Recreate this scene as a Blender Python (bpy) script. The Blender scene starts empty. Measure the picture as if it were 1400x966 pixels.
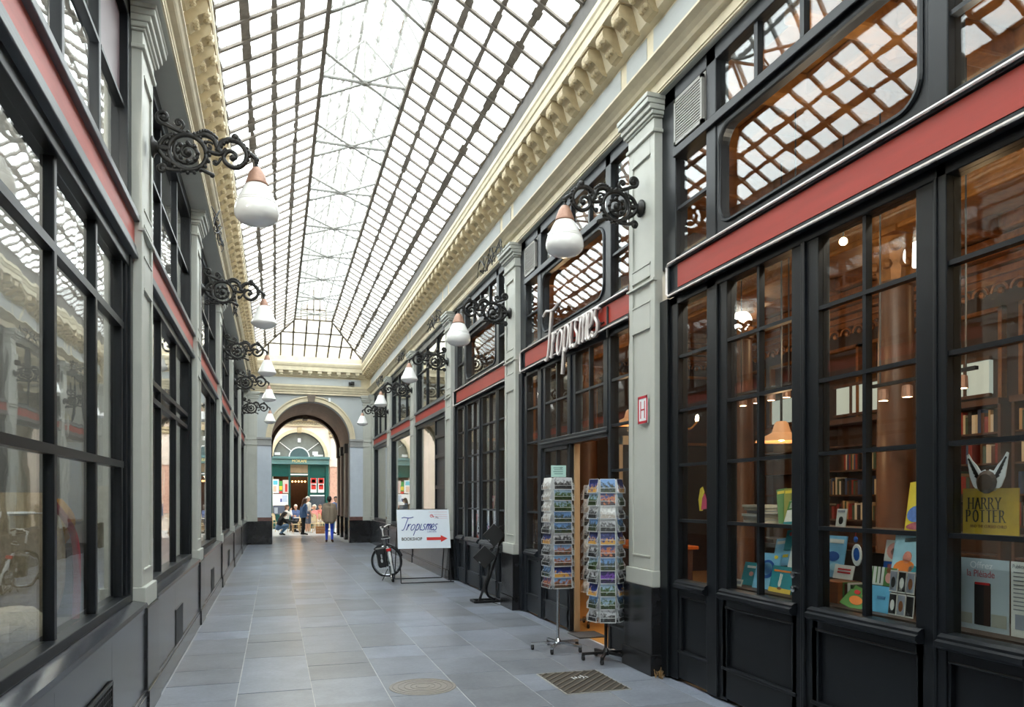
import bpy, bmesh, math, random
from mathutils import Vector, Matrix, Euler
random.seed(11)
SC = bpy.context.scene
COL = SC.collection
PI = math.pi

# ---------------------------------------------------------------- camera, sky, exposure
cam = bpy.data.cameras.new('camera')
cam.sensor_width = 36.0
cam.lens = 36.0 * 1034 / 1400
cam.shift_y = (680 - 483) / 1400
cam.clip_start = 0.05
cam.clip_end = 200
camera = bpy.data.objects.new('camera', cam)
COL.objects.link(camera)
camera.location = (0, 0, 1.70)
camera.rotation_euler = (PI / 2, 0, -math.atan(324 / 1034))
SC.camera = camera

world = bpy.data.worlds.new('overcast_sky')
SC.world = world
world.use_nodes = True
_n = world.node_tree.nodes
_l = world.node_tree.links
_n.clear()
_o = _n.new('ShaderNodeOutputWorld')
_b = _n.new('ShaderNodeBackground')
_b.inputs['Color'].default_value = (0.93, 0.97, 1.0, 1)
_b.inputs['Strength'].default_value = 5.2
_l.new(_b.outputs[0], _o.inputs[0])

SC.view_settings.view_transform = 'Standard'
SC.view_settings.look = 'None'
SC.view_settings.gamma = 1.0
SC.view_settings.use_curve_mapping = False
SC.view_settings.exposure = 0.68
SC.cycles.use_denoising = True
SC.cycles.transparent_max_bounces = 24
SC.cycles.sample_clamp_indirect = 8.0

# ---------------------------------------------------------------- materials
def lin(c):
    r = []
    for v in c[:3]:
        v = v / 255.0
        r.append(v / 12.92 if v <= 0.04045 else ((v + 0.055) / 1.055) ** 2.4)
    return (r[0], r[1], r[2], 1.0)

MATS = {}
def mat(name, c, rough=0.5, metal=0.0, var=0.08, scale=6.0, bump=0.0, rand=0.0, stretch=(1, 1, 1), spec=0.5, emit=0.0, coat=0.0, world_pos=False, bscale=None):
    if name in MATS:
        return MATS[name]
    m = bpy.data.materials.new(name)
    m.use_nodes = True
    nt = m.node_tree
    N, L = nt.nodes, nt.links
    b = N['Principled BSDF']
    b.inputs['Roughness'].default_value = rough
    b.inputs['Metallic'].default_value = metal
    b.inputs['Specular IOR Level'].default_value = spec
    if coat:
        b.inputs['Coat Weight'].default_value = coat
        b.inputs['Coat Roughness'].default_value = 0.08
    col = lin(c)
    if var or rand or bump:
        if world_pos:
            g = N.new('ShaderNodeNewGeometry'); src = g.outputs['Position']
        else:
            g = N.new('ShaderNodeTexCoord'); src = g.outputs['Object']
        mp = N.new('ShaderNodeMapping'); mp.inputs['Scale'].default_value = stretch
        L.new(src, mp.inputs[0])
        nz = N.new('ShaderNodeTexNoise')
        nz.inputs['Scale'].default_value = scale; nz.inputs['Detail'].default_value = 6; nz.inputs['Roughness'].default_value = 0.62
        L.new(mp.outputs[0], nz.inputs['Vector'])
        mr = N.new('ShaderNodeMapRange')
        mr.inputs['From Min'].default_value = 0.28; mr.inputs['From Max'].default_value = 0.72
        mr.inputs['To Min'].default_value = 1 - var; mr.inputs['To Max'].default_value = 1 + var
        L.new(nz.outputs['Fac'], mr.inputs['Value'])
        val = mr.outputs[0]
        if rand:
            oi = N.new('ShaderNodeObjectInfo')
            m2 = N.new('ShaderNodeMapRange')
            m2.inputs['To Min'].default_value = 1 - rand; m2.inputs['To Max'].default_value = 1 + rand
            L.new(oi.outputs['Random'], m2.inputs['Value'])
            mu = N.new('ShaderNodeMath'); mu.operation = 'MULTIPLY'
            L.new(val, mu.inputs[0]); L.new(m2.outputs[0], mu.inputs[1])
            val = mu.outputs[0]
        hs = N.new('ShaderNodeHueSaturation')
        hs.inputs['Color'].default_value = col
        L.new(val, hs.inputs['Value'])
        L.new(hs.outputs[0], b.inputs['Base Color'])
        if bump:
            bp = N.new('ShaderNodeBump'); bp.inputs['Strength'].default_value = bump; bp.inputs['Distance'].default_value = 0.02
            if bscale:
                n2 = N.new('ShaderNodeTexNoise'); n2.inputs['Scale'].default_value = bscale; n2.inputs['Detail'].default_value = 4
                L.new(mp.outputs[0], n2.inputs['Vector']); L.new(n2.outputs['Fac'], bp.inputs['Height'])
            else:
                L.new(nz.outputs['Fac'], bp.inputs['Height'])
            L.new(bp.outputs[0], b.inputs['Normal'])
    else:
        b.inputs['Base Color'].default_value = col
    if emit:
        b.inputs['Emission Color'].default_value = col
        b.inputs['Emission Strength'].default_value = emit
    MATS[name] = m
    return m

def glass_mat(name, tint=(0.95, 0.97, 0.96), wave=0.0, f0=0.04, wscale=3.0):
    """Thin window pane: see-through, with a mirror reflection that grows towards grazing angles."""
    m = bpy.data.materials.new(name); m.use_nodes = True
    nt = m.node_tree; N, L = nt.nodes, nt.links; N.clear()
    out = N.new('ShaderNodeOutputMaterial'); mix = N.new('ShaderNodeMixShader')
    tr = N.new('ShaderNodeBsdfTransparent'); tr.inputs[0].default_value = (*tint, 1)
    gl = N.new('ShaderNodeBsdfGlossy'); gl.inputs['Roughness'].default_value = 0.0
    gl.inputs[0].default_value = (1, 1, 1, 1)
    lw = N.new('ShaderNodeLayerWeight'); lw.inputs['Blend'].default_value = 0.5
    pw = N.new('ShaderNodeMath'); pw.operation = 'POWER'; pw.inputs[1].default_value = 5.0
    L.new(lw.outputs['Facing'], pw.inputs[0])
    ma = N.new('ShaderNodeMath'); ma.operation = 'MULTIPLY_ADD'; ma.inputs[1].default_value = 1 - f0; ma.inputs[2].default_value = f0
    L.new(pw.outputs[0], ma.inputs[0])
    L.new(ma.outputs[0], mix.inputs[0]); L.new(tr.outputs[0], mix.inputs[1]); L.new(gl.outputs[0], mix.inputs[2])
    L.new(mix.outputs[0], out.inputs[0])
    if wave:
        g = N.new('ShaderNodeNewGeometry'); nz = N.new('ShaderNodeTexNoise'); nz.inputs['Scale'].default_value = wscale
        nz.inputs['Detail'].default_value = 1.5
        L.new(g.outputs['Position'], nz.inputs['Vector'])
        bp = N.new('ShaderNodeBump'); bp.inputs['Strength'].default_value = wave; bp.inputs['Distance'].default_value = 0.02
        L.new(nz.outputs['Fac'], bp.inputs['Height']); L.new(bp.outputs[0], gl.inputs['Normal'])
    MATS[name] = m
    return m

def roof_glass_mat(name):
    """Old skylight glass: mostly clear, a little milky, with grime along the lower lap of each pane."""
    m = bpy.data.materials.new(name); m.use_nodes = True
    nt = m.node_tree; N, L = nt.nodes, nt.links; N.clear()
    out = N.new('ShaderNodeOutputMaterial')
    tr = N.new('ShaderNodeBsdfTransparent'); tr.inputs[0].default_value = (0.93, 0.95, 0.94, 1)
    tl = N.new('ShaderNodeBsdfTranslucent'); tl.inputs[0].default_value = (0.85, 0.87, 0.86, 1)
    a = N.new('ShaderNodeMixShader'); a.inputs[0].default_value = 0.12
    L.new(tr.outputs[0], a.inputs[1]); L.new(tl.outputs[0], a.inputs[2])
    df = N.new('ShaderNodeBsdfDiffuse'); df.inputs[0].default_value = lin((120, 108, 92))
    at = N.new('ShaderNodeAttribute'); at.attribute_name = 'lap'
    g = N.new('ShaderNodeNewGeometry')
    nz = N.new('ShaderNodeTexNoise'); nz.inputs['Scale'].default_value = 9; nz.inputs['Detail'].default_value = 5
    L.new(g.outputs['Position'], nz.inputs['Vector'])
    mr = N.new('ShaderNodeMapRange'); mr.inputs['From Min'].default_value = 0.02; mr.inputs['From Max'].default_value = 0.16
    mr.inputs['To Min'].default_value = 0.5; mr.inputs['To Max'].default_value = -0.25
    L.new(at.outputs['Fac'], mr.inputs['Value'])
    ad = N.new('ShaderNodeMath'); ad.operation = 'ADD'; L.new(mr.outputs[0], ad.inputs[0]); L.new(nz.outputs['Fac'], ad.inputs[1])
    st = N.new('ShaderNodeMapRange'); st.inputs['From Min'].default_value = 0.50; st.inputs['From Max'].default_value = 0.85
    L.new(ad.outputs[0], st.inputs['Value'])
    mx = N.new('ShaderNodeMixShader'); L.new(st.outputs[0], mx.inputs[0]); L.new(a.outputs[0], mx.inputs[1]); L.new(df.outputs[0], mx.inputs[2])
    L.new(mx.outputs[0], out.inputs[0])
    MATS[name] = m
    return m

def photo_mat(name, c1, c2, c3, scale=34):
    """A small printed picture: sky band, middle band and ground with noise, different on every card."""
    if name in MATS:
        return MATS[name]
    m = bpy.data.materials.new(name); m.use_nodes = True
    nt = m.node_tree; N, L = nt.nodes, nt.links
    b = N['Principled BSDF']; b.inputs['Roughness'].default_value = 0.3
    tc = N.new('ShaderNodeTexCoord'); oi = N.new('ShaderNodeObjectInfo')
    sp = N.new('ShaderNodeSeparateXYZ'); L.new(tc.outputs['Generated'], sp.inputs[0])
    nz = N.new('ShaderNodeTexNoise'); nz.noise_dimensions = '4D'; nz.inputs['Scale'].default_value = scale; nz.inputs['Detail'].default_value = 4
    mw = N.new('ShaderNodeMath'); mw.operation = 'MULTIPLY'; mw.inputs[1].default_value = 57
    L.new(oi.outputs['Random'], mw.inputs[0]); L.new(mw.outputs[0], nz.inputs['W'])
    L.new(tc.outputs['Object'], nz.inputs['Vector'])
    ma = N.new('ShaderNodeMath'); ma.operation = 'MULTIPLY_ADD'; ma.inputs[1].default_value = 2.0; ma.inputs[2].default_value = -1.0
    L.new(nz.outputs['Fac'], ma.inputs[0])
    ad = N.new('ShaderNodeMath'); L.new(ma.outputs[0], ad.inputs[0]); L.new(sp.outputs['Z'], ad.inputs[1])
    cr = N.new('ShaderNodeValToRGB')
    e = cr.color_ramp.elements
    e[0].position = 0.2; e[0].color = lin(c3); e[1].position = 0.75; e[1].color = lin(c1)
    k = cr.color_ramp.elements.new(0.45); k.color = lin(c2)
    L.new(ad.outputs[0], cr.inputs[0])
    L.new(cr.outputs[0], b.inputs['Base Color'])
    MATS[name] = m
    return m

M = {}
M['grey'] = mat('pale_grey_paint', (181, 182, 174), 0.5, var=0.05, scale=3, bump=0.05)
M['wallgrey'] = mat('blue_grey_paint', (178, 183, 184), 0.6, var=0.05, scale=2)
M['cream'] = mat('cream_plaster', (208, 196, 168), 0.6, var=0.12, scale=5, bump=0.08)
M['gilt'] = mat('ochre_plaster', (180, 163, 130), 0.55, var=0.2, scale=7, bump=0.1)
M['frame'] = mat('charcoal_paint', (31, 35, 40), 0.36, var=0.12, scale=8, spec=0.35)
M['frame_near'] = mat('black_green_paint', (20, 23, 27), 0.36, var=0.15, scale=8, spec=0.3)
M['red'] = mat('red_fascia_paint', (158, 42, 26), 0.5, var=0.12, scale=4, stretch=(1, 0.4, 3))
M['redpale'] = mat('faded_red_paint', (178, 86, 76), 0.5, var=0.14, scale=6, stretch=(1, 0.4, 3))
M['plinth'] = mat('black_marble', (30, 30, 32), 0.22, var=0.4, scale=4, bump=0.03)
M['riser'] = mat('dark_polished_stone', (56, 58, 64), 0.2, var=0.16, scale=5)
M['redmarble'] = mat('red_marble', (110, 78, 72), 0.3, var=0.4, scale=12)
M['iron'] = mat('cast_iron', (44, 43, 42), 0.42, metal=0.55, var=0.2, scale=20, bump=0.15)
M['black'] = mat('matt_black_metal', (22, 22, 24), 0.45, var=0.1)
M['rubber'] = mat('black_rubber', (20, 20, 21), 0.7, var=0.1)
M['chrome'] = mat('chrome', (200, 203, 206), 0.22, metal=1.0, var=0.03)
M['wire'] = mat('white_wire', (205, 208, 208), 0.35, metal=0.4, var=0.03)
M['copper'] = mat('copper_cap', (160, 124, 106), 0.5, metal=0.35, var=0.18, scale=25)
M['opal'] = mat('opal_glass', (240, 240, 238), 0.18, var=0.0, coat=0.5)
M['bar'] = mat('weathered_roof_bar', (112, 104, 95), 0.7, var=0.25, scale=5)
M['lapbar'] = mat('grimy_lap_bar', (112, 104, 94), 0.8, var=0.35, scale=9)
M['whitebar'] = mat('white_painted_iron', (146, 145, 140), 0.6, var=0.08)
M['gutter'] = mat('dark_gutter_board', (92, 88, 84), 0.7, var=0.2, scale=6)
M['wood'] = mat('pale_wood', (188, 158, 120), 0.5, var=0.12, scale=6, stretch=(8, 8, 1))
M['gold'] = mat('gilded_wood', (140, 92, 42), 0.45, metal=0.3, var=0.35, scale=10, bump=0.2)
M['darkwood'] = mat('dark_brown_wood', (88, 56, 32), 0.5, var=0.2, scale=5)
M['white'] = mat('white_card', (236, 238, 240), 0.45, var=0.0)
M['navy'] = mat('navy_ink', (46, 64, 148), 0.5, var=0.0)
M['ink'] = mat('black_ink', (30, 30, 32), 0.5, var=0.0)
M['signred'] = mat('red_ink', (214, 46, 40), 0.5, var=0.0)
M['glass'] = glass_mat('window_glass', wave=0.035, wscale=2.2)
M['glass_left'] = glass_mat('old_window_glass', tint=(0.9, 0.92, 0.92), wave=0.03, wscale=4.5, f0=0.06)
M['roofglass'] = roof_glass_mat('skylight_glass')

# ---------------------------------------------------------------- mesh helpers
class MB:
    def __init__(s):
        s.v = []; s.f = []; s.mi = []; s.m = 0
    def add(s, vs, fs):
        o = len(s.v)
        s.v += [tuple(p) for p in vs]
        for f in fs:
            s.f.append(tuple(i + o for i in f)); s.mi.append(s.m)
    def box(s, x0, x1, y0, y1, z0, z1):
        if x0 > x1: x0, x1 = x1, x0
        if y0 > y1: y0, y1 = y1, y0
        if z0 > z1: z0, z1 = z1, z0
        s.add([(x0, y0, z0), (x1, y0, z0), (x1, y1, z0), (x0, y1, z0), (x0, y0, z1), (x1, y0, z1), (x1, y1, z1), (x0, y1, z1)],
              [(0, 3, 2, 1), (4, 5, 6, 7), (0, 1, 5, 4), (1, 2, 6, 5), (2, 3, 7, 6), (3, 0, 4, 7)])
        return s
    def obox(s, c, sz, rot=(0, 0, 0)):
        R = Euler(rot).to_matrix(); c = Vector(c)
        hx, hy, hz = sz[0] / 2, sz[1] / 2, sz[2] / 2
        vs = [c + R @ Vector((a * hx, b * hy, d * hz)) for d in (-1, 1) for a, b in ((-1, -1), (1, -1), (1, 1), (-1, 1))]
        s.add(vs, [(0, 3, 2, 1), (4, 5, 6, 7), (0, 1, 5, 4), (1, 2, 6, 5), (2, 3, 7, 6), (3, 0, 4, 7)])
        return s
    def bar(s, p, q, w, h, up=(0, 0, 1)):
        p = Vector(p); q = Vector(q); d = (q - p).normalized(); up = Vector(up)
        if abs(d.dot(up)) > 0.99: up = Vector((1, 0, 0))
        a = d.cross(up).normalized() * (w / 2); b = a.cross(d).normalized() * (h / 2)
        vs = [p - a - b, p + a - b, p + a + b, p - a + b, q - a - b, q + a - b, q + a + b, q - a + b]
        s.add(vs, [(0, 3, 2, 1), (4, 5, 6, 7), (0, 1, 5, 4), (1, 2, 6, 5), (2, 3, 7, 6), (3, 0, 4, 7)])
        return s
    def tube(s, pts, r, n=7, closed=False, caps=True):
        pts = [Vector(p) for p in pts]
        k = len(pts)
        rr = r if isinstance(r, (list, tuple)) else [r] * k
        o = []; prev = None
        for i in range(k):
            if closed: t = pts[(i + 1) % k] - pts[i - 1]
            else: t = pts[min(i + 1, k - 1)] - pts[max(i - 1, 0)]
            if t.length < 1e-9: t = Vector((0, 0, 1))
            t.normalize()
            if prev is None:
                a = t.orthogonal().normalized()
            else:
                a = prev - t * prev.dot(t)
                a = a.normalized() if a.length > 1e-6 else t.orthogonal().normalized()
            prev = a; b = t.cross(a)
            for j in range(n):
                th = 2 * PI * j / n
                o.append(pts[i] + (a * math.cos(th) + b * math.sin(th)) * rr[i])
        fs = []
        for i in range(k if closed else k - 1):
            i2 = (i + 1) % k
            for j in range(n):
                j2 = (j + 1) % n
                fs.append((i * n + j, i * n + j2, i2 * n + j2, i2 * n + j))
        if caps and not closed:
            fs.append(tuple(range(n - 1, -1, -1))); fs.append(tuple((k - 1) * n + j for j in range(n)))
        s.add(o, fs)
        return s
    def lathe(s, prof, n=24, c=(0, 0, 0), axis='z'):
        vs = []; fs = []
        for r, z in prof:
            for j in range(n):
                th = 2 * PI * j / n
                x, y = r * math.cos(th), r * math.sin(th)
                p = (x, y, z) if axis == 'z' else ((z, x, y) if axis == 'x' else (y, z, x))
                vs.append((p[0] + c[0], p[1] + c[1], p[2] + c[2]))
        k = len(prof)
        for i in range(k - 1):
            for j in range(n):
                j2 = (j + 1) % n
                fs.append((i * n + j, i * n + j2, (i + 1) * n + j2, (i + 1) * n + j))
        if prof[0][0] > 1e-5: fs.append(tuple(range(n - 1, -1, -1)))
        if prof[-1][0] > 1e-5: fs.append(tuple((k - 1) * n + j for j in range(n)))
        s.add(vs, fs)
        return s
    def ball(s, c, r, n=10, sc=(1, 1, 1)):
        m = max(4, n // 2 + 1)
        prof = [(math.sin(PI * i / m), -math.cos(PI * i / m)) for i in range(m + 1)]
        vs = []; fs = []
        for a, z in prof:
            for j in range(n):
                th = 2 * PI * j / n
                vs.append((c[0] + r * sc[0] * a * math.cos(th), c[1] + r * sc[1] * a * math.sin(th), c[2] + r * sc[2] * z))
        for i in range(m):
            for j in range(n):
                j2 = (j + 1) % n
                fs.append((i * n + j, i * n + j2, (i + 1) * n + j2, (i + 1) * n + j))
        s.add(vs, fs)
        return s
    def prism(s, poly, fn, t0, t1):
        """poly of 2D points (a,b); fn(a,b,t) -> xyz."""
        k = len(poly)
        vs = [fn(a, b, t0) for a, b in poly] + [fn(a, b, t1) for a, b in poly]
        fs = [tuple(range(k - 1, -1, -1)), tuple(range(k, 2 * k))]
        for i in range(k):
            j = (i + 1) % k
            fs.append((i, j, k + j, k + i))
        s.add(vs, fs)
        return s
    def mesh(s, name, ms=None, smooth=False):
        me = bpy.data.meshes.new(name)
        me.from_pydata([tuple(p) for p in s.v], [], s.f)
        for m in (ms or []): me.materials.append(m)
        if ms and len(ms) > 1: me.polygons.foreach_set('material_index', s.mi)
        bm = bmesh.new(); bm.from_mesh(me)
        bmesh.ops.remove_doubles(bm, verts=bm.verts, dist=1e-6)
        bmesh.ops.recalc_face_normals(bm, faces=bm.faces)
        bm.to_mesh(me); bm.free()
        if smooth: me.polygons.foreach_set('use_smooth', [True] * len(me.polygons))
        me.update()
        return me

def obj(name, mb, m, parent=None, smooth=False, bevel=0.0, loc=None):
    me = mb.mesh(name, m if isinstance(m, list) else [m], smooth)
    o = bpy.data.objects.new(name, me)
    COL.objects.link(o)
    if parent: o.parent = parent
    if loc: o.location = loc
    if bevel:
        b = o.modifiers.new('bevel', 'BEVEL'); b.width = bevel; b.segments = 2; b.limit_method = 'ANGLE'
        b.harden_normals = False
    if smooth and not bevel:
        try:
            md = None
            me.set_sharp_from_angle(angle=math.radians(45))
        except Exception: pass
    return o

_unit = {}
def ubox(name, x0, x1, y0, y1, z0, z1, m, parent=None):
    """A box object that shares one unit-cube mesh per material."""
    if m.name not in _unit:
        mb = MB(); mb.box(-.5, .5, -.5, .5, -.5, .5); _unit[m.name] = mb.mesh('box_' + m.name, [m])
    o = bpy.data.objects.new(name, _unit[m.name]); COL.objects.link(o)
    o.location = ((x0 + x1) / 2, (y0 + y1) / 2, (z0 + z1) / 2)
    o.scale = (abs(x1 - x0), abs(y1 - y0), abs(z1 - z0))
    if parent: o.parent = parent
    return o

def tag(o, label=None, cat=None, group=None, kind=None):
    if label: o['label'] = label
    if cat: o['category'] = cat
    if group: o['group'] = group
    if kind: o['kind'] = kind
    return o
def empty(name, loc=(0, 0, 0), rz=0.0):
    o = bpy.data.objects.new(name, None); COL.objects.link(o)
    o.location = loc; o.rotation_euler = (0, 0, rz); o.empty_display_size = 0.1
    return o
def thing(name, label, cat, loc=(0, 0, 0), rz=0.0, group=None):
    return tag(empty(name, loc, rz), label, cat, group)
def struct(name, label, cat):
    return tag(empty(name), label, cat, None, 'structure')
def copy_tree(o, parent=None):
    c = o.copy(); COL.objects.link(c); c.parent = parent
    for ch in [x for x in o.children]: copy_tree(ch, c)
    return c
def spline(pts, n=6, closed=False):
    """Catmull-Rom through the points (any dimension)."""
    P = [Vector(p) for p in pts]; k = len(P); out = []
    rng = range(k if closed else k - 1)
    for i in rng:
        p0 = P[(i - 1) % k] if (closed or i > 0) else P[0]
        p1 = P[i]; p2 = P[(i + 1) % k]
        p3 = P[(i + 2) % k] if (closed or i + 2 < k) else P[k - 1]
        for j in range(n):
            t = j / n
            out.append(0.5 * ((2 * p1) + (p2 - p0) * t + (2 * p0 - 5 * p1 + 4 * p2 - p3) * t * t + (3 * p1 - p0 - 3 * p2 + p3) * t ** 3))
    if not closed: out.append(P[-1])
    return out
def spiral(cx, cz, r0, r1, a0, turns, n=26):
    return [(cx + (r0 + (r1 - r0) * i / n) * math.cos(a0 + 2 * PI * turns * i / n), cz + (r0 + (r1 - r0) * i / n) * math.sin(a0 + 2 * PI * turns * i / n)) for i in range(n + 1)]
def lettering(text, size, m, parent, mtx, name='lettering', ext=0.002, align='LEFT', sx=1.0, bold=0.0):
    cu = bpy.data.curves.new(name, 'FONT'); cu.body = text; cu.size = size; cu.extrude = ext; cu.align_x = align
    cu.resolution_u = 3
    cu.materials.append(m); cu.offset = bold
    tmp = bpy.data.objects.new(name, cu); COL.objects.link(tmp)
    me = bpy.data.meshes.new_from_object(tmp.evaluated_get(bpy.context.evaluated_depsgraph_get()))
    bpy.data.objects.remove(tmp); me.name = name
    o = bpy.data.objects.new(name, me); COL.objects.link(o)
    if parent: o.parent = parent
    o.matrix_local = mtx @ Matrix.Diagonal((sx, 1, 1, 1))
    return o
def basis(x, y, loc):
    x = Vector(x).normalized(); y = Vector(y).normalized(); z = x.cross(y)
    m = Matrix(((x.x, y.x, z.x, loc[0]), (x.y, y.y, z.y, loc[1]), (x.z, y.z, z.z, loc[2]), (0, 0, 0, 1)))
    return m
ORD = ['first', 'second', 'third', 'fourth', 'fifth', 'sixth', 'seventh', 'eighth', 'ninth', 'tenth', 'eleventh', 'twelfth', 'thirteenth', 'fourteenth', 'fifteenth', 'sixteenth', 'seventeenth', 'eighteenth', 'nineteenth', 'twentieth'] + ['twenty-' + q for q in ('first', 'second', 'third', 'fourth', 'fifth', 'sixth', 'seventh', 'eighth', 'ninth')] + ['thirtieth'] + ['thirty-' + q for q in ('first', 'second', 'third', 'fourth', 'fifth', 'sixth', 'seventh', 'eighth', 'ninth')] + ['fortieth', 'forty-first', 'forty-second']
XR = 3.42; XL = -0.945
def fx(side, d): return XR + d if side > 0 else XL - d
PILS = [2.1, 6.5, 10.9, 15.3, 19.7, 24.1]       # near edges of the pilasters, each 0.55 wide
YEND = 29.0
# ================================================================ FLOOR
floor = tag(obj('floor', MB().box(-1.6, 3.75, -7, 29.6, -0.12, -0.0035), mat('pale_grout', (186, 186, 184), 0.8, var=0.2)), 'long passage floor laid with blue grey stone slabs', 'floor', None, 'structure')
def slate_mat():
    m = mat('blue_grey_slate', (104, 110, 122), 0.34, var=0.0)
    nt = m.node_tree; N, L = nt.nodes, nt.links; b = N['Principled BSDF']
    g = N.new('ShaderNodeNewGeometry'); oi = N.new('ShaderNodeObjectInfo')
    big = N.new('ShaderNodeTexNoise'); big.inputs['Scale'].default_value = 1.6; big.inputs['Detail'].default_value = 7; big.inputs['Roughness'].default_value = 0.66
    L.new(g.outputs['Position'], big.inputs['Vector'])
    mp = N.new('ShaderNodeMapping'); mp.inputs['Scale'].default_value = (3.0, 5.0, 1)
    L.new(g.outputs['Position'], mp.inputs[0])
    fine = N.new('ShaderNodeTexNoise'); fine.inputs['Scale'].default_value = 9; fine.inputs['Detail'].default_value = 10; fine.inputs['Roughness'].default_value = 0.62
    L.new(mp.outputs[0], fine.inputs['Vector'])
    def mr(src, a, b_, c, d):
        r = N.new('ShaderNodeMapRange'); r.inputs[1].default_value = a; r.inputs[2].default_value = b_; r.inputs[3].default_value = c; r.inputs[4].default_value = d
        L.new(src, r.inputs[0]); return r.outputs[0]
    def mul(p, q):
        r = N.new('ShaderNodeMath'); r.operation = 'MULTIPLY'; L.new(p, r.inputs[0]); L.new(q, r.inputs[1]); return r.outputs[0]
    v = mul(mul(mr(big.outputs[0], .3, .7, .74, 1.28), mr(fine.outputs[0], .3, .7, .84, 1.18)), mr(oi.outputs['Random'], 0, 1, .72, 1.24))
    h = N.new('ShaderNodeHueSaturation'); h.inputs['Color'].default_value = lin((120, 125, 135)); L.new(v, h.inputs['Value'])
    L.new(mr(oi.outputs['Random'], 0, 1, .65, 1.2), h.inputs['Saturation'])
    L.new(h.outputs[0], b.inputs['Base Color'])
    b.inputs['Roughness'].default_value = 0.28
    bp = N.new('ShaderNodeBump'); bp.inputs['Strength'].default_value = 0.05; bp.inputs['Distance'].default_value = 0.01
    sm = N.new('ShaderNodeTexNoise'); sm.inputs['Scale'].default_value = 5; sm.inputs['Detail'].default_value = 1.5
    L.new(g.outputs['Position'], sm.inputs['Vector']); L.new(sm.outputs[0], bp.inputs['Height']); L.new(bp.outputs[0], b.inputs['Normal'])
    return m
M['slate'] = slate_mat()
rt = random.Random(3)
colx = [-0.935, -0.31, 0.315, 0.935, 1.56, 2.17, 2.79, 3.41]
tiles = []
for i in range(7):
    y = -2.0 + rt.uniform(0, .5)
    while y < 29.3:
        l = rt.choice([0.62, 0.62, 0.72, 0.9, 0.55, 0.8])
        tiles.append((colx[i], colx[i + 1], y, min(y + l, 29.5))); y += l
g = 0.0035
hole = (2.40, 3.02, 6.08, 6.88)
near = sorted([t for t in tiles if t[2] > 3.0], key=lambda t: t[2])[:290]
rest = [t for t in tiles if t not in near]
for x0, x1, y0, y1 in near:
    dz = rt.uniform(-0.0012, 0.0012)
    ubox('paving_slab', x0 + g, x1 - g, y0 + g, y1 - g, -0.05, dz, M['slate'], floor)
mb = MB()
for x0, x1, y0, y1 in rest: mb.box(x0 + g, x1 - g, y0 + g, y1 - g, -0.05, 0)
tag(obj('paving_slabs', mb, M['slate'], floor), kind='stuff')
y = -2.0
while y < 29.2:
    l = rt.uniform(1.1, 1.9)
    for a, b in ((3.413, 3.60), (-1.15, -0.938)):
        if 2 < y < 20: ubox('edge_slab', a + .003, b, y + g, min(y + l, 29.3) - g, -0.05, 0.0, M['slate'], floor)
    y += l

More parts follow.
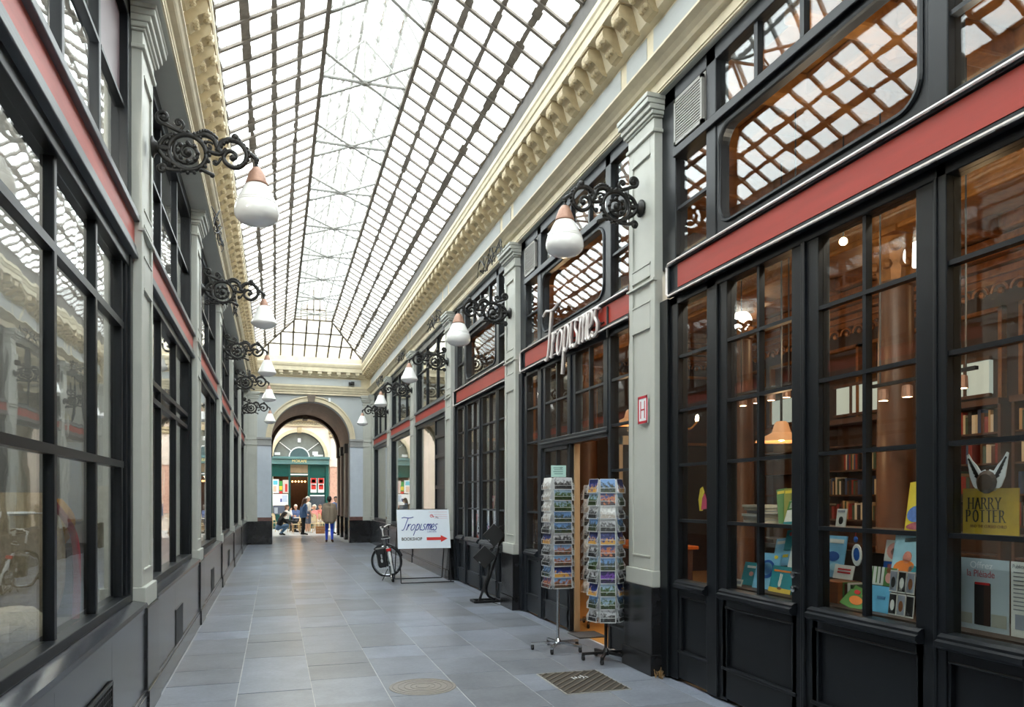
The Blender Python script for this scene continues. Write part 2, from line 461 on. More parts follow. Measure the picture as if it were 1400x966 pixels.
# ================================================================ WALLS, ENTABLATURE, PILASTERS
def make_wall(side):
    R = side > 0
    w = struct('wall_right' if R else 'wall_left', 'long shopfront wall on the bookshop side of the arcade' if R else 'long shopfront wall facing the bookshop across the arcade', 'wall')
    F = lambda d: fx(side, d)
    mc = M['grey']
    # upper masonry behind the entablature
    obj('attic_masonry', MB().box(F(.05), F(.6), -7, YEND + .3, 5.56, 6.7), M['cream'], w)
    # entablature profile: d (depth from plinth line, negative = towards the passage), z
    if R:
        prof = [(.2, 5.54), (.06, 5.54), (.06, 5.575), (.10, 5.575), (.10, 5.585), (.055, 5.59), (.05, 5.65), (-.0, 5.665), (-.02, 5.69), (-.06, 5.72), (-.115, 5.75), (-.115, 5.77), (.0, 5.785), (.0, 6.15), (-.05, 6.165), (-.08, 6.175), (-.09, 6.2), (-.13, 6.34), (-.16, 6.41), (-.305, 6.42), (-.305, 6.52), (-.32, 6.53), (-.33, 6.58), (-.345, 6.60), (-.345, 6.66), (-.30, 6.69), (.2, 6.69)]
    else:
        prof = [(.2, 5.54), (-.115, 5.54), (-.115, 5.575), (-.08, 5.575), (-.08, 5.585), (-.12, 5.59), (-.125, 5.63), (-.17, 5.645), (-.185, 5.66), (-.20, 5.685), (-.22, 5.70), (-.22, 5.72), (-.02, 5.74), (-.02, 6.10), (-.08, 6.13), (-.10, 6.15), (-.11, 6.2), (-.16, 6.34), (-.17, 6.41), (-.305, 6.42), (-.305, 6.52), (-.32, 6.53), (-.33, 6.58), (-.345, 6.60), (-.345, 6.66), (-.30, 6.69), (.2, 6.69)]
    # split in two colours: cream mouldings all over, frieze panels added below
    ent = obj('entablature', MB().prism(prof, lambda a, b, t: (F(a), t, b), -7, YEND + .2), M['cream'], w)
    # grey soffit under the architrave
    obj('architrave_soffit', MB().box(F(.2), F(.075 if R else -.1), -7, YEND, 5.532, 5.541), M['grey'], ent)
    mfrz = mat('frieze_grey', (166, 169, 168), .6, var=.06, scale=3)
    # frieze panels
    for i, y0 in enumerate(PILS):
        d = 0.0 if R else -.02
        ubox('frieze_panel', F(d - .008), F(d + .01), y0 + .06, y0 + .49, 5.80, 6.12, mfrz, ent)
        y1 = (PILS[i + 1] if i + 1 < len(PILS) else 28.5) - .08
        ubox('frieze_panel', F(d - .008), F(d + .01), y0 + .63, y1, 5.80, 6.12, mfrz, ent)
    # modillions: scrolled brackets under the corona
    dm = -.10 if R else -.15
    pr = [(dm + .03, 6.14), (dm - .02, 6.15), (dm - .06, 6.19), (dm - .10, 6.25), (dm - .15, 6.28), (dm - .185, 6.30), (dm - .195, 6.35), (dm - .18, 6.40), (dm - .17, 6.43), (dm + .05, 6.43)]
    mb = MB(); mb.prism(pr, lambda a, b, t: (F(a) - F(0), t, b - 6.2), -.085, .085)
    for s in (-1, 1): mb.ball((F(dm - .165) - F(0), s * .045, 6.30 - 6.2), .042, 8)
    for s in (-1, 0, 1): mb.ball((F(dm - .07) - F(0), s * .05, 6.205 - 6.2), .03, 7, (1.4, .8, 1))
    mb.box(F(dm - .2) - F(0), F(dm + .05) - F(0), -.1, .1, .205, .235)
    mm = mb.mesh('modillion', [M['gilt']])
    y = 2.2
    while y < YEND - .2:
        o = bpy.data.objects.new('modillion', mm); COL.objects.link(o); o.parent = ent; o.location = (F(0), y, 6.2); y += .372
    # pilasters
    for y0 in PILS + [28.5]:
        y1 = y0 + .55
        p = obj('pilaster', MB().box(F(.06), F(.32), y0, y1, .98, 5.22), M['grey'], w, bevel=.004)
        mb = MB()
        for a, b in ((y0, y0 + .09), (y1 - .09, y1)): mb.box(F(.045), F(.07), a, b, 1.0, 5.2)
        for a, b in ((1.0, 1.12), (3.36, 3.60), (3.86, 3.97), (5.04, 5.2)): mb.box(F(.045), F(.07), y0 + .09, y1 - .09, a, b)
        obj('panel_moulding', mb, M['grey'], p, bevel=.006)
        mb = MB()
        for a, b in ((1.12, 1.135), (3.345, 3.36), (3.6, 3.612), (3.848, 3.86), (3.97, 3.985), (5.025, 5.04)): mb.box(F(.038), F(.06), y0 + .08, y1 - .08, a, b)
        mb.box(F(.025), F(.07), y0 - .012, y1 + .012, 3.785, 3.805)
        obj('panel_bead', mb, M['grey'], p)
        # capital: necking, cavetto, abacus
        mb = MB()
        for a, b, z0, z1 in ((.02, .02, 5.20, 5.235), (.038, .0, 5.235, 5.34), (.02, .02, 5.34, 5.36), (-.0, .035, 5.36, 5.40), (-.025, .045, 5.40, 5.45), (-.055, .05, 5.45, 5.50), (-.065, .06, 5.50, 5.545)):
            mb.box(F(a), F(.32), y0 - b, y1 + b, z0, z1)
        obj('capital', mb, M['grey'], p, bevel=.008)
        obj('base_block', MB().box(F(.015), F(.32), y0 - .01, y1 + .01, .84, 1.0), M['grey'], p, bevel=.008)
        mb = MB(); mb.box(F(0), F(.32), y0 - .025, y1 + .025, 0, .84); mb.box(F(-.015), F(.32), y0 - .04, y1 + .04, 0, .2)
        obj('plinth', mb, M['plinth'], p, bevel=.006)
    return w
wall_right = make_wall(1)
wall_left = make_wall(-1)
# bare patches where the paint has flaked off the edges of the near pilasters
rf = random.Random(12); mb = MB()
for y0, n_ in ((6.5, 22), (10.9, 6)):
    for k in range(n_):
        z = rf.uniform(3.2, 5.3); h = rf.uniform(.03, .22); w_ = rf.uniform(.006, .022)
        mb.prism([(y0 + .55, z), (y0 + .55, z + h), (y0 + .55 - w_ * .5, z + h * .9), (y0 + .55 - w_, z + h * .5), (y0 + .55 - w_ * .6, z + h * .1)], lambda a, b, t: (XR + .044 - t, a, b), 0, .002)
tag(obj('flaked_paint', mb, mat('bare_brown_stone', (128, 92, 68), .8, var=.3, scale=30), wall_right), kind='stuff')

# ================================================================ SHOPFRONTS
BAYS = [(2.65, 6.5), (7.05, 10.9), (11.45, 15.3), (15.85, 19.7), (20.25, 24.1), (24.65, 28.5)]
def hbar(side, parent, y0, y1, z, m, d0=.145, d1=.20, w=.028, name='glazing_bar'):
    ubox(name, fx(side, d0), fx(side, d1), y0, y1, z - w / 2, z + w / 2, m, parent)
def vbar(side, parent, y, z0, z1, m, d0=.15, d1=.20, w=.03, name='glazing_bar'):
    ubox(name, fx(side, d0), fx(side, d1), y - w / 2, y + w / 2, z0, z1, m, parent)
def pane(side, parent, y0, y1, z0, z1, d=.18, m=None):
    ubox('glass_pane', fx(side, d), fx(side, d + .006), y0, y1, z0, z1, m or M['glass' if side > 0 else 'glass_left'], parent)
def light(side, parent, y0, y1, rows, m, split=False):
    """A glazed sash: rows of panes between horizontal bars, optionally split by one upright bar."""
    cols = [(y0, y1)] if not split else [(y0, (y0 + y1) / 2), ((y0 + y1) / 2, y1)]
    for a, b in zip(rows, rows[1:]):
        for c0, c1 in cols: pane(side, parent, c0, c1, a, b)
    for z in rows[1:-1]: hbar(side, parent, y0, y1, z, m)
    if split: vbar(side, parent, (y0 + y1) / 2, rows[0], rows[-1], m)
def fascia(side, parent, y0, y1, boxed, red):
    F = lambda d: fx(side, d)
    if boxed:
        a, b = y0 + .02, y1 - .22
        obj('fascia_box', MB().box(F(.085), F(.2), a, b, 3.565, 3.865), M['frame'], parent, bevel=.01)
        obj('fascia_board', MB().box(F(.078), F(.1), a + .0, b - .16, 3.615, 3.825), red, parent)
        mb = MB()
        for z in (3.575, 3.855): mb.box(F(.06), F(.09), a, b, z - .022, z + .022)
        mb.box(F(.06), F(.09), b - .03, b, 3.56, 3.87)
        obj('fascia_trim', mb, M['frame'], parent)
    else:
        obj('fascia_board', MB().box(F(.10), F(.2), y0, y1, 3.655, 3.845), red, parent)
        mb = MB(); mb.box(F(.06), F(.22), y0, y1, 3.845, 3.90); mb.box(F(.085), F(.22), y0, y1, 3.60, 3.66); mb.box(F(.07), F(.22), y0, y1, 3.56, 3.60)
        obj('fascia_trim', mb, mat('grey_black_trim', (84, 87, 90), .4, var=.1), parent, bevel=.006)
def stall(side, parent, y0, y1, m, mould=True):
    """Wooden panel under a sash: sill, sunk panel, bottom rail."""
    F = lambda d: fx(side, d)
    obj('sill', MB().prism([(.09, .865), (.075, .88), (.075, .905), (.095, .915), (.095, .93), (.12, .945), (.2, .95), (.2, .86), (.1, .86)], lambda a, b, t: (F(a), t, b), y0, y1), m, parent)
    mb = MB(); mb.box(F(.17), F(.22), y0, y1, .02, .86)
    mb.box(F(.14), F(.2), y0, y1, .04, .28); mb.box(F(.14), F(.2), y0, y1, .80, .86)
    mb.box(F(.14), F(.2), y0, y0 + .05, .28, .8); mb.box(F(.14), F(.2), y1 - .05, y1, .28, .8)
    mb.box(F(.125), F(.2), y0, y1, .275, .30); mb.box(F(.13), F(.2), y0 + .04, y1 - .04, .785, .80)
    obj('stall_panel', mb, m, parent, bevel=.006)
def upper_book(side, parent, y0, m):
    """Upper light of the bookshop bays: rounded fixed light between narrow side lights, small top lights."""
    F = lambda d: fx(side, d)
    A = lambda t: y0 + t            # t measured from the near edge of the opening (opening 3.85 wide)
    mb = MB()
    for a, b in ((0, .12), (.62, .76), (2.93, 3.08), (3.6, 3.85)): mb.box(F(.13), F(.26), A(a), A(b), 3.87, 5.54)
    mb.box(F(.13), F(.26), A(0), A(3.85), 5.40, 5.54); mb.box(F(.10), F(.26), A(.12), A(3.6), 4.85, 4.93)
    mb.box(F(.16), F(.26), A(0), A(3.85), 3.865, 3.96)
    obj('upper_frame', mb, m, parent, bevel=.008)
    # board with a rounded opening
    ya, yb, za, zb = A(.76), A(2.93), 3.90, 4.85
    r = .16; ia, ib, ja, jb = ya + .05, yb - .05, za + .08, zb - .06
    inner = []
    for cx, cz, a0 in ((ib - r, jb - r, 0), (ia + r, jb - r, 90), (ia + r, ja + r, 180), (ib - r, ja + r, 270)):
        for k in range(9):
            t = math.radians(a0 + k * 90 / 8); inner.append((cx + r * math.cos(t), cz + r * math.sin(t)))
    corner = [(yb, zb), (ya, zb), (ya, za), (yb, za)]
    mb = MB(); vs = []; n = len(inner)
    for d in (.14, .23):
        for p in inner: vs.append((F(d), p[0], p[1]))
        for q in range(4):
            for k in range(9): vs.append((F(d), corner[q][0], corner[q][1]))
    fs = []
    for i in range(n):
        j = (i + 1) % n
        fs += [(i, j, n + j, n + i), (2 * n + i, 3 * n + i, 3 * n + j, 2 * n + j), (i, 2 * n + i, 2 * n + j, j)]
    mb.add(vs, fs)
    obj('rounded_surround', mb, m, parent)
    mb = MB(); mb.tube([(F(.135), p[0], p[1]) for p in inner], .018, 6, True)
    obj('rounded_bead', mb, m, parent)
    pane(side, parent, ya + .02, yb - .02, za, zb, d=.21)
    for a, b in ((.76, 1.26), (1.30, 1.84), (1.88, 2.38), (2.42, 2.93)):
        pane(side, parent, A(a), A(b), 4.93, 5.40)
    for a in (1.28, 1.86, 2.40): vbar(side, parent, A(a), 4.93, 5.40, m, w=.045)
    for a, b in ((.12, .62), (3.08, 3.6)):
        pane(side, parent, A(a), A(b), 3.96, 4.85)
        hbar(side, parent, A(a), A(b), 4.38, m)
    pane(side, parent, A(.12), A(.62), 4.93, 5.4)
    # louvred ventilator in the far top light
    v = obj('ventilator_frame', MB().box(F(.10), F(.13), A(3.10), A(3.58), 4.95, 4.98).box(F(.10), F(.13), A(3.10), A(3.58), 5.34, 5.37).box(F(.10), F(.13), A(3.10), A(3.13), 4.95, 5.37).box(F(.10), F(.13), A(3.55), A(3.58), 4.95, 5.37).box(F(.14), F(.2), A(3.1), A(3.58), 4.93, 5.4), mat('ventilator_grey', (150, 148, 142), .5), parent)
    for k in range(14):
        ubox('louvre', F(.105), F(.14), A(3.13), A(3.55), 4.99 + k * .0255, 5.003 + k * .0255, mat('ventilator_grey', (150, 148, 142), .5), v)
def bookshop_bay(n, i, label, m, door=False):
    y0, y1 = BAYS[i]; side = 1; F = lambda d: fx(side, d)
    w = struct('window_%d' % n, label, 'window')
    A = lambda t: y0 + t
    cols = {'D': (.14, .63), 'C': (.85, 1.68), 'B': (1.96, 2.78), 'A': (3.07, 3.56)}
    mb = MB()
    for a, b, d in ((0, .14, .11), (.63, .70, .13), (.70, .85, .14), (1.68, 1.81, .14), (1.83, 1.96, .14), (2.78, 2.91, .14), (2.93, 3.07, .13), (3.56, 3.70, .13), (3.70, 3.85, .10)):
        if door and a in (.70, 1.68): mb.box(F(d), F(.24), A(a), A(b), 2.44, 3.57)
        else: mb.box(F(d), F(.24), A(a), A(b), .02, 3.57)
    mb.box(F(.13), F(.24), A(0), A(3.85), 3.49, 3.57)
    for a in (.70, 1.81, 1.83, 2.91): mb.box(F(.12), F(.16), A(a) - .012, A(a) + .012, .02 if not door or a > 1.82 else 2.44, 3.5)
    if door: mb.box(F(.12), F(.24), A(.70), A(2.93), 2.38, 2.50); mb.box(F(.105), F(.2), A(.68), A(2.93), 2.425, 2.455)
    obj('frame', mb, m, w, bevel=.006)
    rows = [.95, 1.49, 2.0, 2.5, 3.0, 3.49]
    light(side, w, A(.14), A(.63), rows, m)
    light(side, w, A(3.07), A(3.56), rows, m)
    stall(side, w, A(.14), A(.66), m); stall(side, w, A(3.05), A(3.56), m)
    if not door:
        for c in 'BC':
            light(side, w, A(cols[c][0]), A(cols[c][1]), rows, m, True); stall(side, w, A(cols[c][0]) - .06, A(cols[c][1]) + .06, m)
        k = MB()
        for z in (1.15, 1.05): k.lathe([(.0, -.02), (.024, -.018), (.024, 0), (.012, .004), (.012, .02)], 12, (F(.12), A(1.9), z), 'x')
        obj('lock_knob', k, M['chrome'], w)
    else:
        for c in 'BC': light(side, w, A(cols[c][0]), A(cols[c][1]), [2.5, 3.0, 3.49], m, True)
        light(side, w, A(cols['B'][0]), A(cols['B'][1]), [.95, 1.49, 2.0, 2.33], m, True); stall(side, w, A(1.90), A(2.84), m)
        obj('lower_head', MB().box(F(.14), F(.24), A(1.83), A(2.93), 2.33, 2.38), m, w)
    fascia(side, w, y0, y1, True, M['red'])
    upper_book(side, w, y0, m)
    return w
window_1 = bookshop_bay(1, 0, 'tall black bookshop window with book displays nearest the camera', M['frame_near'])
window_2 = bookshop_bay(2, 1, 'bookshop window surrounding the open door and postcard racks', M['frame'], True)
window_3 = bookshop_bay(3, 2, 'bookshop window behind the twin black spotlight stand', M['frame'])
# open leaf of the bookshop door, swung inwards
YD = 7.78 - 8.84
door_1 = tag(obj('door_1', MB().box(3.66, 4.48, 8.84 + YD, 8.885 + YD, .03, .9).box(3.66, 3.75, 8.84 + YD, 8.885 + YD, .9, 2.4).box(4.39, 4.48, 8.84 + YD, 8.885 + YD, .9, 2.4).box(3.66, 4.48, 8.84 + YD, 8.885 + YD, 2.30, 2.4), M['wood']), 'open wooden bookshop door leaf folded inwards behind the black postcard rack', 'door', None, 'structure')
ubox('glass_pane', 3.75, 4.39, 8.86 + YD, 8.866 + YD, .9, 2.3, M['glass'], door_1)
obj('door_edge_post', MB().box(3.60, 3.67, 8.845, 8.88, .02, 2.38), M['wood'], window_2)
obj('hinge', MB().box(3.645, 3.66, 8.85, 8.89, .5, .6).box(3.645, 3.66, 8.85, 8.89, 1.3, 1.4).box(3.645, 3.66, 8.85, 8.89, 2.1, 2.2), M['chrome'], door_1)
obj('threshold_mat', MB().box(3.50, 3.86, 8.45, 8.84, .001, .014), mat('dark_mat', (74, 72, 72), .9, var=.1, scale=60), door_1)

def upper_plain(side, w, y0, y1, m, posts, opaque=False):
    F = lambda d: fx(side, d)
    mb = MB()
    mb.box(F(.12), F(.26), y0, y0 + .14, 3.87, 5.54); mb.box(F(.12), F(.26), y1 - .14, y1, 3.87, 5.54)
    mb.box(F(.12), F(.26), y0, y1, 5.38, 5.54); mb.box(F(.14), F(.26), y0, y1, 3.87, 3.98)
    for p in posts: mb.box(F(.145), F(.21), p - .03, p + .03, 3.9, 5.4)
    obj('upper_frame', mb, m, w, bevel=.006)
    e = [y0 + .14] + list(posts) + [y1 - .14]
    for k, (a, b) in enumerate(zip(e, e[1:])):
        if opaque and k == len(e) - 2:
            ubox('blind_panel', F(.18), F(.2), a + .04, b, 4.68, 5.38, mat('mauve_panel', (104, 88, 92), .4, var=.06), w)
            pane(side, w, a + .04, b, 3.98, 4.66)
        else: pane(side, w, a, b, 3.98, 5.38)
        hbar(side, w, a + .04, b - .0, 4.67 if side < 0 else 4.9, m)
def plain_bay(side, n, y0, y1, label, m, red, posts_up, posts_low, rows, sill=.93, door=None, opaque=False, riser=True):
    F = lambda d: fx(side, d)
    w = struct('window_%d' % n, label, 'window')
    upper_plain(side, w, y0, y1, m, posts_up, opaque)
    fascia(side, w, y0, y1, False, red)
    mb = MB()
    mb.box(F(.11), F(.25), y0, y0 + .10, sill, 3.57); mb.box(F(.13), F(.25), y0 + .10, y0 + .17, sill, 3.57)
    mb.box(F(.11), F(.25), y1 - .10, y1, sill, 3.57); mb.box(F(.13), F(.25), y1 - .17, y1 - .10, sill, 3.57)
    mb.box(F(.12), F(.25), y0, y1, 3.47, 3.57); mb.box(F(.11), F(.25), y0, y1, sill - .03, sill + .03)
    for p in posts_low: mb.box(F(.145), F(.20), p - .028, p + .028, sill, 3.5)
    obj('frame', mb, m, w, bevel=.006)
    e = [y0 + .17] + list(posts_low) + [y1 - .17]
    for a, b in zip(e, e[1:]):
        if door and a >= door[0] - .01 and b <= door[1] + .3:
            dm = MB(); dm.box(F(.16), F(.2), a, b, .1, 3.47)
            for z in (1.9, 2.6, 3.05): dm.box(F(.13), F(.17), a, b, z, z + .09)
            dm.box(F(.13), F(.17), a, a + .07, .1, 3.47); dm.box(F(.13), F(.17), b - .07, b, .1, 3.47)
            obj('door_panel', dm, M['frame'], w, bevel=.005)
            continue
        rr = [sill + .03] + rows + [3.47]
        for z0, z1 in zip(rr, rr[1:]): pane(side, w, a, b, z0, z1)
        for z in rows: hbar(side, w, a, b, z, m, w=.05)
    # stone riser with a moulded cap, base course
    cap = [(.10, sill - .03), (.02, sill - .045), (.015, sill - .07), (.03, sill - .085), (.03, sill - .11), (.25, sill - .11), (.25, sill - .03)]
    if side < 0: cap = [(.10, sill - .03), (.01, sill - .05), (.0, sill - .075), (.015, sill - .09), (.015, sill - .12), (.25, sill - .12), (.25, sill - .03)]
    obj('sill', MB().prism(cap, lambda a, b, t: (F(a), t, b), y0, y1), M['riser'], w)
    L = (y1 - y0) / 3
    for k in range(3): ubox('riser_slab', F(.02), F(.25), y0 + k * L + .002, y0 + (k + 1) * L - .002, .2, sill - .11, M['riser'], w)
    obj('base_course', MB().box(F(-.0), F(.25), y0, y1, 0, .17).box(F(.008), F(.25), y0, y1, .17, .2), M['riser'], w, bevel=.005)
    return w
RP = M['redpale']
w4 = plain_bay(1, 4, *BAYS[3], 'shop window with a dark side door just beyond the bookshop sign board', M['frame'], M['red'], (17.2, 18.45), (17.35,), [], door=(15.9, 17.5))
w5 = plain_bay(1, 5, *BAYS[4], 'wide shop window second from the arch on the bookshop side', M['frame'], M['red'], (21.5, 22.85), (), [])
w6 = plain_bay(1, 6, *BAYS[5], 'shop window next to the arch on the bookshop side', M['frame'], M['red'], (25.9, 27.25), (), [])
w7 = plain_bay(-1, 7, *BAYS[0], 'large grid shop window with sackcloth display facing the bookshop', M['frame_near'], RP, (3.55, 4.62, 5.52), (3.55, 4.47, 5.42, 6.27), [1.95, 3.0], opaque=True)
w8 = plain_bay(-1, 8, *BAYS[1], 'shop window with sliding lower panes opposite the postcard racks', M['frame_near'], RP, (8.3, 9.6), (8.3, 9.5), [2.62, 2.78])
w9 = plain_bay(-1, 9, *BAYS[2], 'tall shop window opposite the black spotlight stand', M['frame_near'], RP, (12.7, 14.0), (14.3,), [])
w10 = plain_bay(-1, 10, *BAYS[3], 'tall shop window opposite the bookshop sign board', M['frame_near'], RP, (17.1, 18.4), (18.6,), [])
w11 = plain_bay(-1, 11, *BAYS[4], 'shop window second from the arch opposite the bookshop', M['frame_near'], RP, (21.5, 22.8), (), [])
w12 = plain_bay(-1, 12, *BAYS[5], 'shop window beside the arch opposite the bookshop', M['frame_near'], RP, (25.9, 27.2), (), [])
# bays behind the viewpoint, plain, so that the passage closes
w13 = plain_bay(1, 13, -2.3, 2.1, 'plain shop window behind the viewpoint, bookshop side', M['frame'], M['red'], (-.8, .7), (), [])
w14 = plain_bay(-1, 14, -2.3, 2.1, 'plain shop window behind the viewpoint, facing side', M['frame_near'], RP, (-.8, .7), (), [])
# vents low in the stone risers of the facing wall
def riser_vent(w, y0, y1, z0, z1, slats):
    F = lambda d: fx(-1, d)
    v = obj('vent_recess', MB().box(F(.012), F(.03), y0, y1, z0, z1), M['ink'], w)
    if slats:
        fr = MB(); fr.box(F(.0), F(.02), y0, y1, z1 - .02, z1); fr.box(F(.0), F(.02), y0, y1, z0, z0 + .02); fr.box(F(0), F(.02), y0, y0 + .02, z0, z1); fr.box(F(0), F(.02), y1 - .02, y1, z0, z1)
        k = int((y1 - y0) / .035)
        for i in range(k): fr.box(F(.003), F(.014), y0 + (i + .5) * (y1 - y0) / k - .005, y0 + (i + .5) * (y1 - y0) / k + .005, z0, z1)
        for z in (z0 + (z1 - z0) * q / 7 for q in range(1, 7)): fr.box(F(.003), F(.014), y0, y1, z - .004, z + .004)
        tag(obj('vent_grille', fr, M['iron'], v), kind=None)
for w, a in ((w7, (4.45, 5.15, .25, .58, True)), (w8, (8.35, 8.95, .14, .56, False)), (w9, (12.9, 13.4, .14, .56, False)), (w10, (17.4, 17.9, .14, .56, False))): riser_vent(w, *a)
# ================================================================ GLASS ROOF
roof = struct('ceiling', 'long pitched skylight of small grimy panes in iron bars', 'skylight')
XC = 1.2375
ER = (3.12, 6.93); EL = (2 * XC - 3.12, 6.93); PR = (1.85, 7.67); PL = (2 * XC - 1.85, 7.67); AP = (XC, 8.72)
YH = 26.3
STEP = .415
_pm = MB(); _pm.box(0, 1, 0, 1, -.5, .5); _pane_me = _pm.mesh('skylight_pane', [M['roofglass']])
def set_lap(me, vals):
    a = me.attributes.new('lap', 'FLOAT', 'POINT'); a.data.foreach_set('value', vals)
set_lap(_pane_me, [v.co.x for v in _pane_me.vertices])
def pane_on(p, q, y0, y1, shared=True, mb=None, inset=.006):
    """pane between profile points p (lower) and q (upper), from y0 to y1"""
    d = Vector((q[0] - p[0], 0, q[1] - p[1])); l = d.length; d.normalize(); n = d.cross(Vector((0, 1, 0)))
    if shared:
        o = bpy.data.objects.new('glass_pane', _pane_me); COL.objects.link(o); o.parent = roof
        m = Matrix(((d.x * l, 0, n.x * .006, p[0]), (0, y1 - y0 - inset, 0, y0), (d.z * l, 0, n.z * .006, p[1]), (0, 0, 0, 1)))
        o.matrix_local = m
    else:
        a = Vector((p[0], 0, p[1])) + d * .003; b = Vector((q[0], 0, q[1])) - d * .003; t = n * .003
        vs = [a + t, b + t, a - t, b - t]
        P = [(v.x, y, v.z) for y in (y0, y1 - inset) for v in vs]
        mb.add(P, [(0, 1, 5, 4), (2, 6, 7, 3), (0, 4, 6, 2), (1, 3, 7, 5), (0, 2, 3, 1), (4, 5, 7, 6)])
def lerp(p, q, t): return (p[0] + (q[0] - p[0]) * t, p[1] + (q[1] - p[1]) * t)
slopes = [(ER, PR, 4), (EL, PL, 4), (PR, AP, 3), (PL, AP, 3)]
ys = [-6.28 + STEP * i for i in range(int((YEND + 6.28) / STEP) + 1)]
mbp = MB(); cnt = 0
for y0 in sorted(ys, key=lambda y: (y < 6, y)):
    y1 = y0 + STEP
    for si, (p, q, k) in enumerate(slopes):
        if si >= 2 and y1 > YH: continue
        for c in range(k):
            if si < 2 and y0 > YH and (y0 + y1) / 2 > YH + (YEND - YH) * (1 - (c + .5) / k): continue
            a, b = lerp(p, q, c / k), lerp(p, q, (c + 1) / k)
            if y0 >= 6 and cnt < 296: pane_on(a, b, y0, y1); cnt += 1
            else: pane_on(a, b, y0, y1, False, mbp)
gps = tag(obj('glass_panes', mbp, M['roofglass'], roof), kind='stuff')
set_lap(gps.data, [i % 2 for i in range(len(gps.data.vertices))])
# glazing bars following the slope
for si, (p, q, k) in enumerate(slopes):
    m = M['bar'] if si < 2 else M['whitebar']
    d = Vector((q[0] - p[0], 0, q[1] - p[1])); n = d.normalized().cross(Vector((0, 1, 0)))
    mb = MB(); mb.bar((p[0], 0, p[1]), (q[0], 0, q[1]), .048 if si < 2 else .034, .05, n); me = mb.mesh('glazing_bar', [m])
    for y in ys:
        if y < 2: continue
        if si >= 2 and y > YH: continue
        if y > YH:
            t = 1 - (y - YH) / (YEND - YH)
            if t < .06: continue
            e = lerp(p, q, t); m2 = MB(); m2.bar((p[0], y, p[1]), (e[0], y, e[1]), .034, .05, n); obj('glazing_bar', m2, m, roof)
        else:
            o = bpy.data.objects.new('glazing_bar', me); COL.objects.link(o); o.parent = roof; o.location = (0, y, 0)
# longitudinal laps and purlins
rl = random.Random(5)
for si, (p, q, k) in enumerate(slopes):
    d = Vector((q[0] - p[0], 0, q[1] - p[1])).normalized(); n = d.cross(Vector((0, 1, 0)))
    for c in range(1, k):
        a = lerp(p, q, c / k)
        ye = YH if si >= 2 else YH + (YEND - YH) * (1 - c / k)
        mb = MB()
        y = -6.0
        while y < ye:             # irregular grimy lap: short strips of uneven width
            l = rl.uniform(.12, .42); w = rl.uniform(.035, .095) if si < 2 else rl.uniform(.02, .05)
            if c == 1 and si < 2: w *= 1.25
            mb.bar((a[0], y, a[1]), (a[0], min(y + l, ye), a[1]), w, .014, n); y += l
        obj('lap_bar', mb, M['lapbar'] if si < 2 else M['whitebar'], roof)
for X, Z, m in ((*PR, M['lapbar']), (*PL, M['lapbar'])):
    obj('purlin', MB().bar((X, -6, Z), (X, YH, Z), .055, .07), m, roof)
obj('ridge', MB().bar((AP[0], -6, AP[1]), (AP[0], YH, AP[1]), .05, .07), M['whitebar'], roof)
for e, s in ((ER, 1), (EL, -1)):
    obj('gutter_board', MB().prism([(0, 6.66), (s * .03, 6.66), (s * .03, 6.96), (0, 6.96)], lambda a, b, t, e=e: (e[0] + a, t, b), -6.5, YEND), M['gutter'], roof)
# hipped end
mb = MB()
mb.bar((ER[0], YEND, ER[1]), (PR[0], YH, PR[1]), .06, .07); mb.bar((EL[0], YEND, EL[1]), (PL[0], YH, PL[1]), .06, .07)
obj('hip_bar', mb, M['lapbar'], roof)
mb = MB()
hm = []
N_H = 9
for i in range(1, N_H):
    x = EL[0] + (ER[0] - EL[0]) * i / N_H
    t = min(1, min((x - EL[0]) / (PL[0] - EL[0]), (ER[0] - x) / (ER[0] - PR[0])))
    b = MB(); b.bar((x, YEND, 6.93), (x, YEND - (YEND - YH) * t, 6.93 + .74 * t), .06, .06, (0, -.26, .96)); obj('glazing_bar', b, M['bar'], roof)
for t in (.33, .66, 1.0):
    b = MB(); b.bar((EL[0] + (PL[0] - EL[0]) * t, YEND - (YEND - YH) * t, 6.93 + .74 * t), (ER[0] + (PR[0] - ER[0]) * t, YEND - (YEND - YH) * t, 6.93 + .74 * t), .08, .06, (0, -.26, .96)); obj('lap_bar', b, M['lapbar'], roof)
th = .004
hp = MB()
tr = [(EL[0], YEND, 6.93), (ER[0], YEND, 6.93), (PR[0], YH, 7.67), (PL[0], YH, 7.67)]
hp.add([(x, y, z + s) for s in (-th, th) for x, y, z in tr], [(0, 3, 2, 1), (4, 5, 6, 7), (0, 1, 5, 4), (1, 2, 6, 5), (2, 3, 7, 6), (3, 0, 4, 7)])
hg = obj('hip_glass', hp, M['roofglass'], roof); set_lap(hg.data, [1.0] * len(hg.data.vertices))
# gable of the lantern over the hip
for i in range(1, 6):
    x = PL[0] + (PR[0] - PL[0]) * i / 6; h = 1.05 * (1 - abs(x - XC) / (PR[0] - XC))
    if h > .05: obj('glazing_bar', MB().bar((x, YH, 7.67), (x, YH, 7.67 + h), .05, .05), M['bar'], roof)
for h in (.35, .7):
    f = 1 - h / 1.05; w = (PR[0] - XC) * f
    obj('glazing_bar', MB().bar((XC - w, YH, 7.67 + h), (XC + w, YH, 7.67 + h), .05, .05), M['bar'], roof)
gp = MB(); gp.prism([PL, PR, AP], lambda a, b, t: (a, t, b), YH + .03, YH + .036); gg = obj('gable_glass', gp, M['roofglass'], roof); set_lap(gg.data, [1.0] * len(gg.data.vertices))
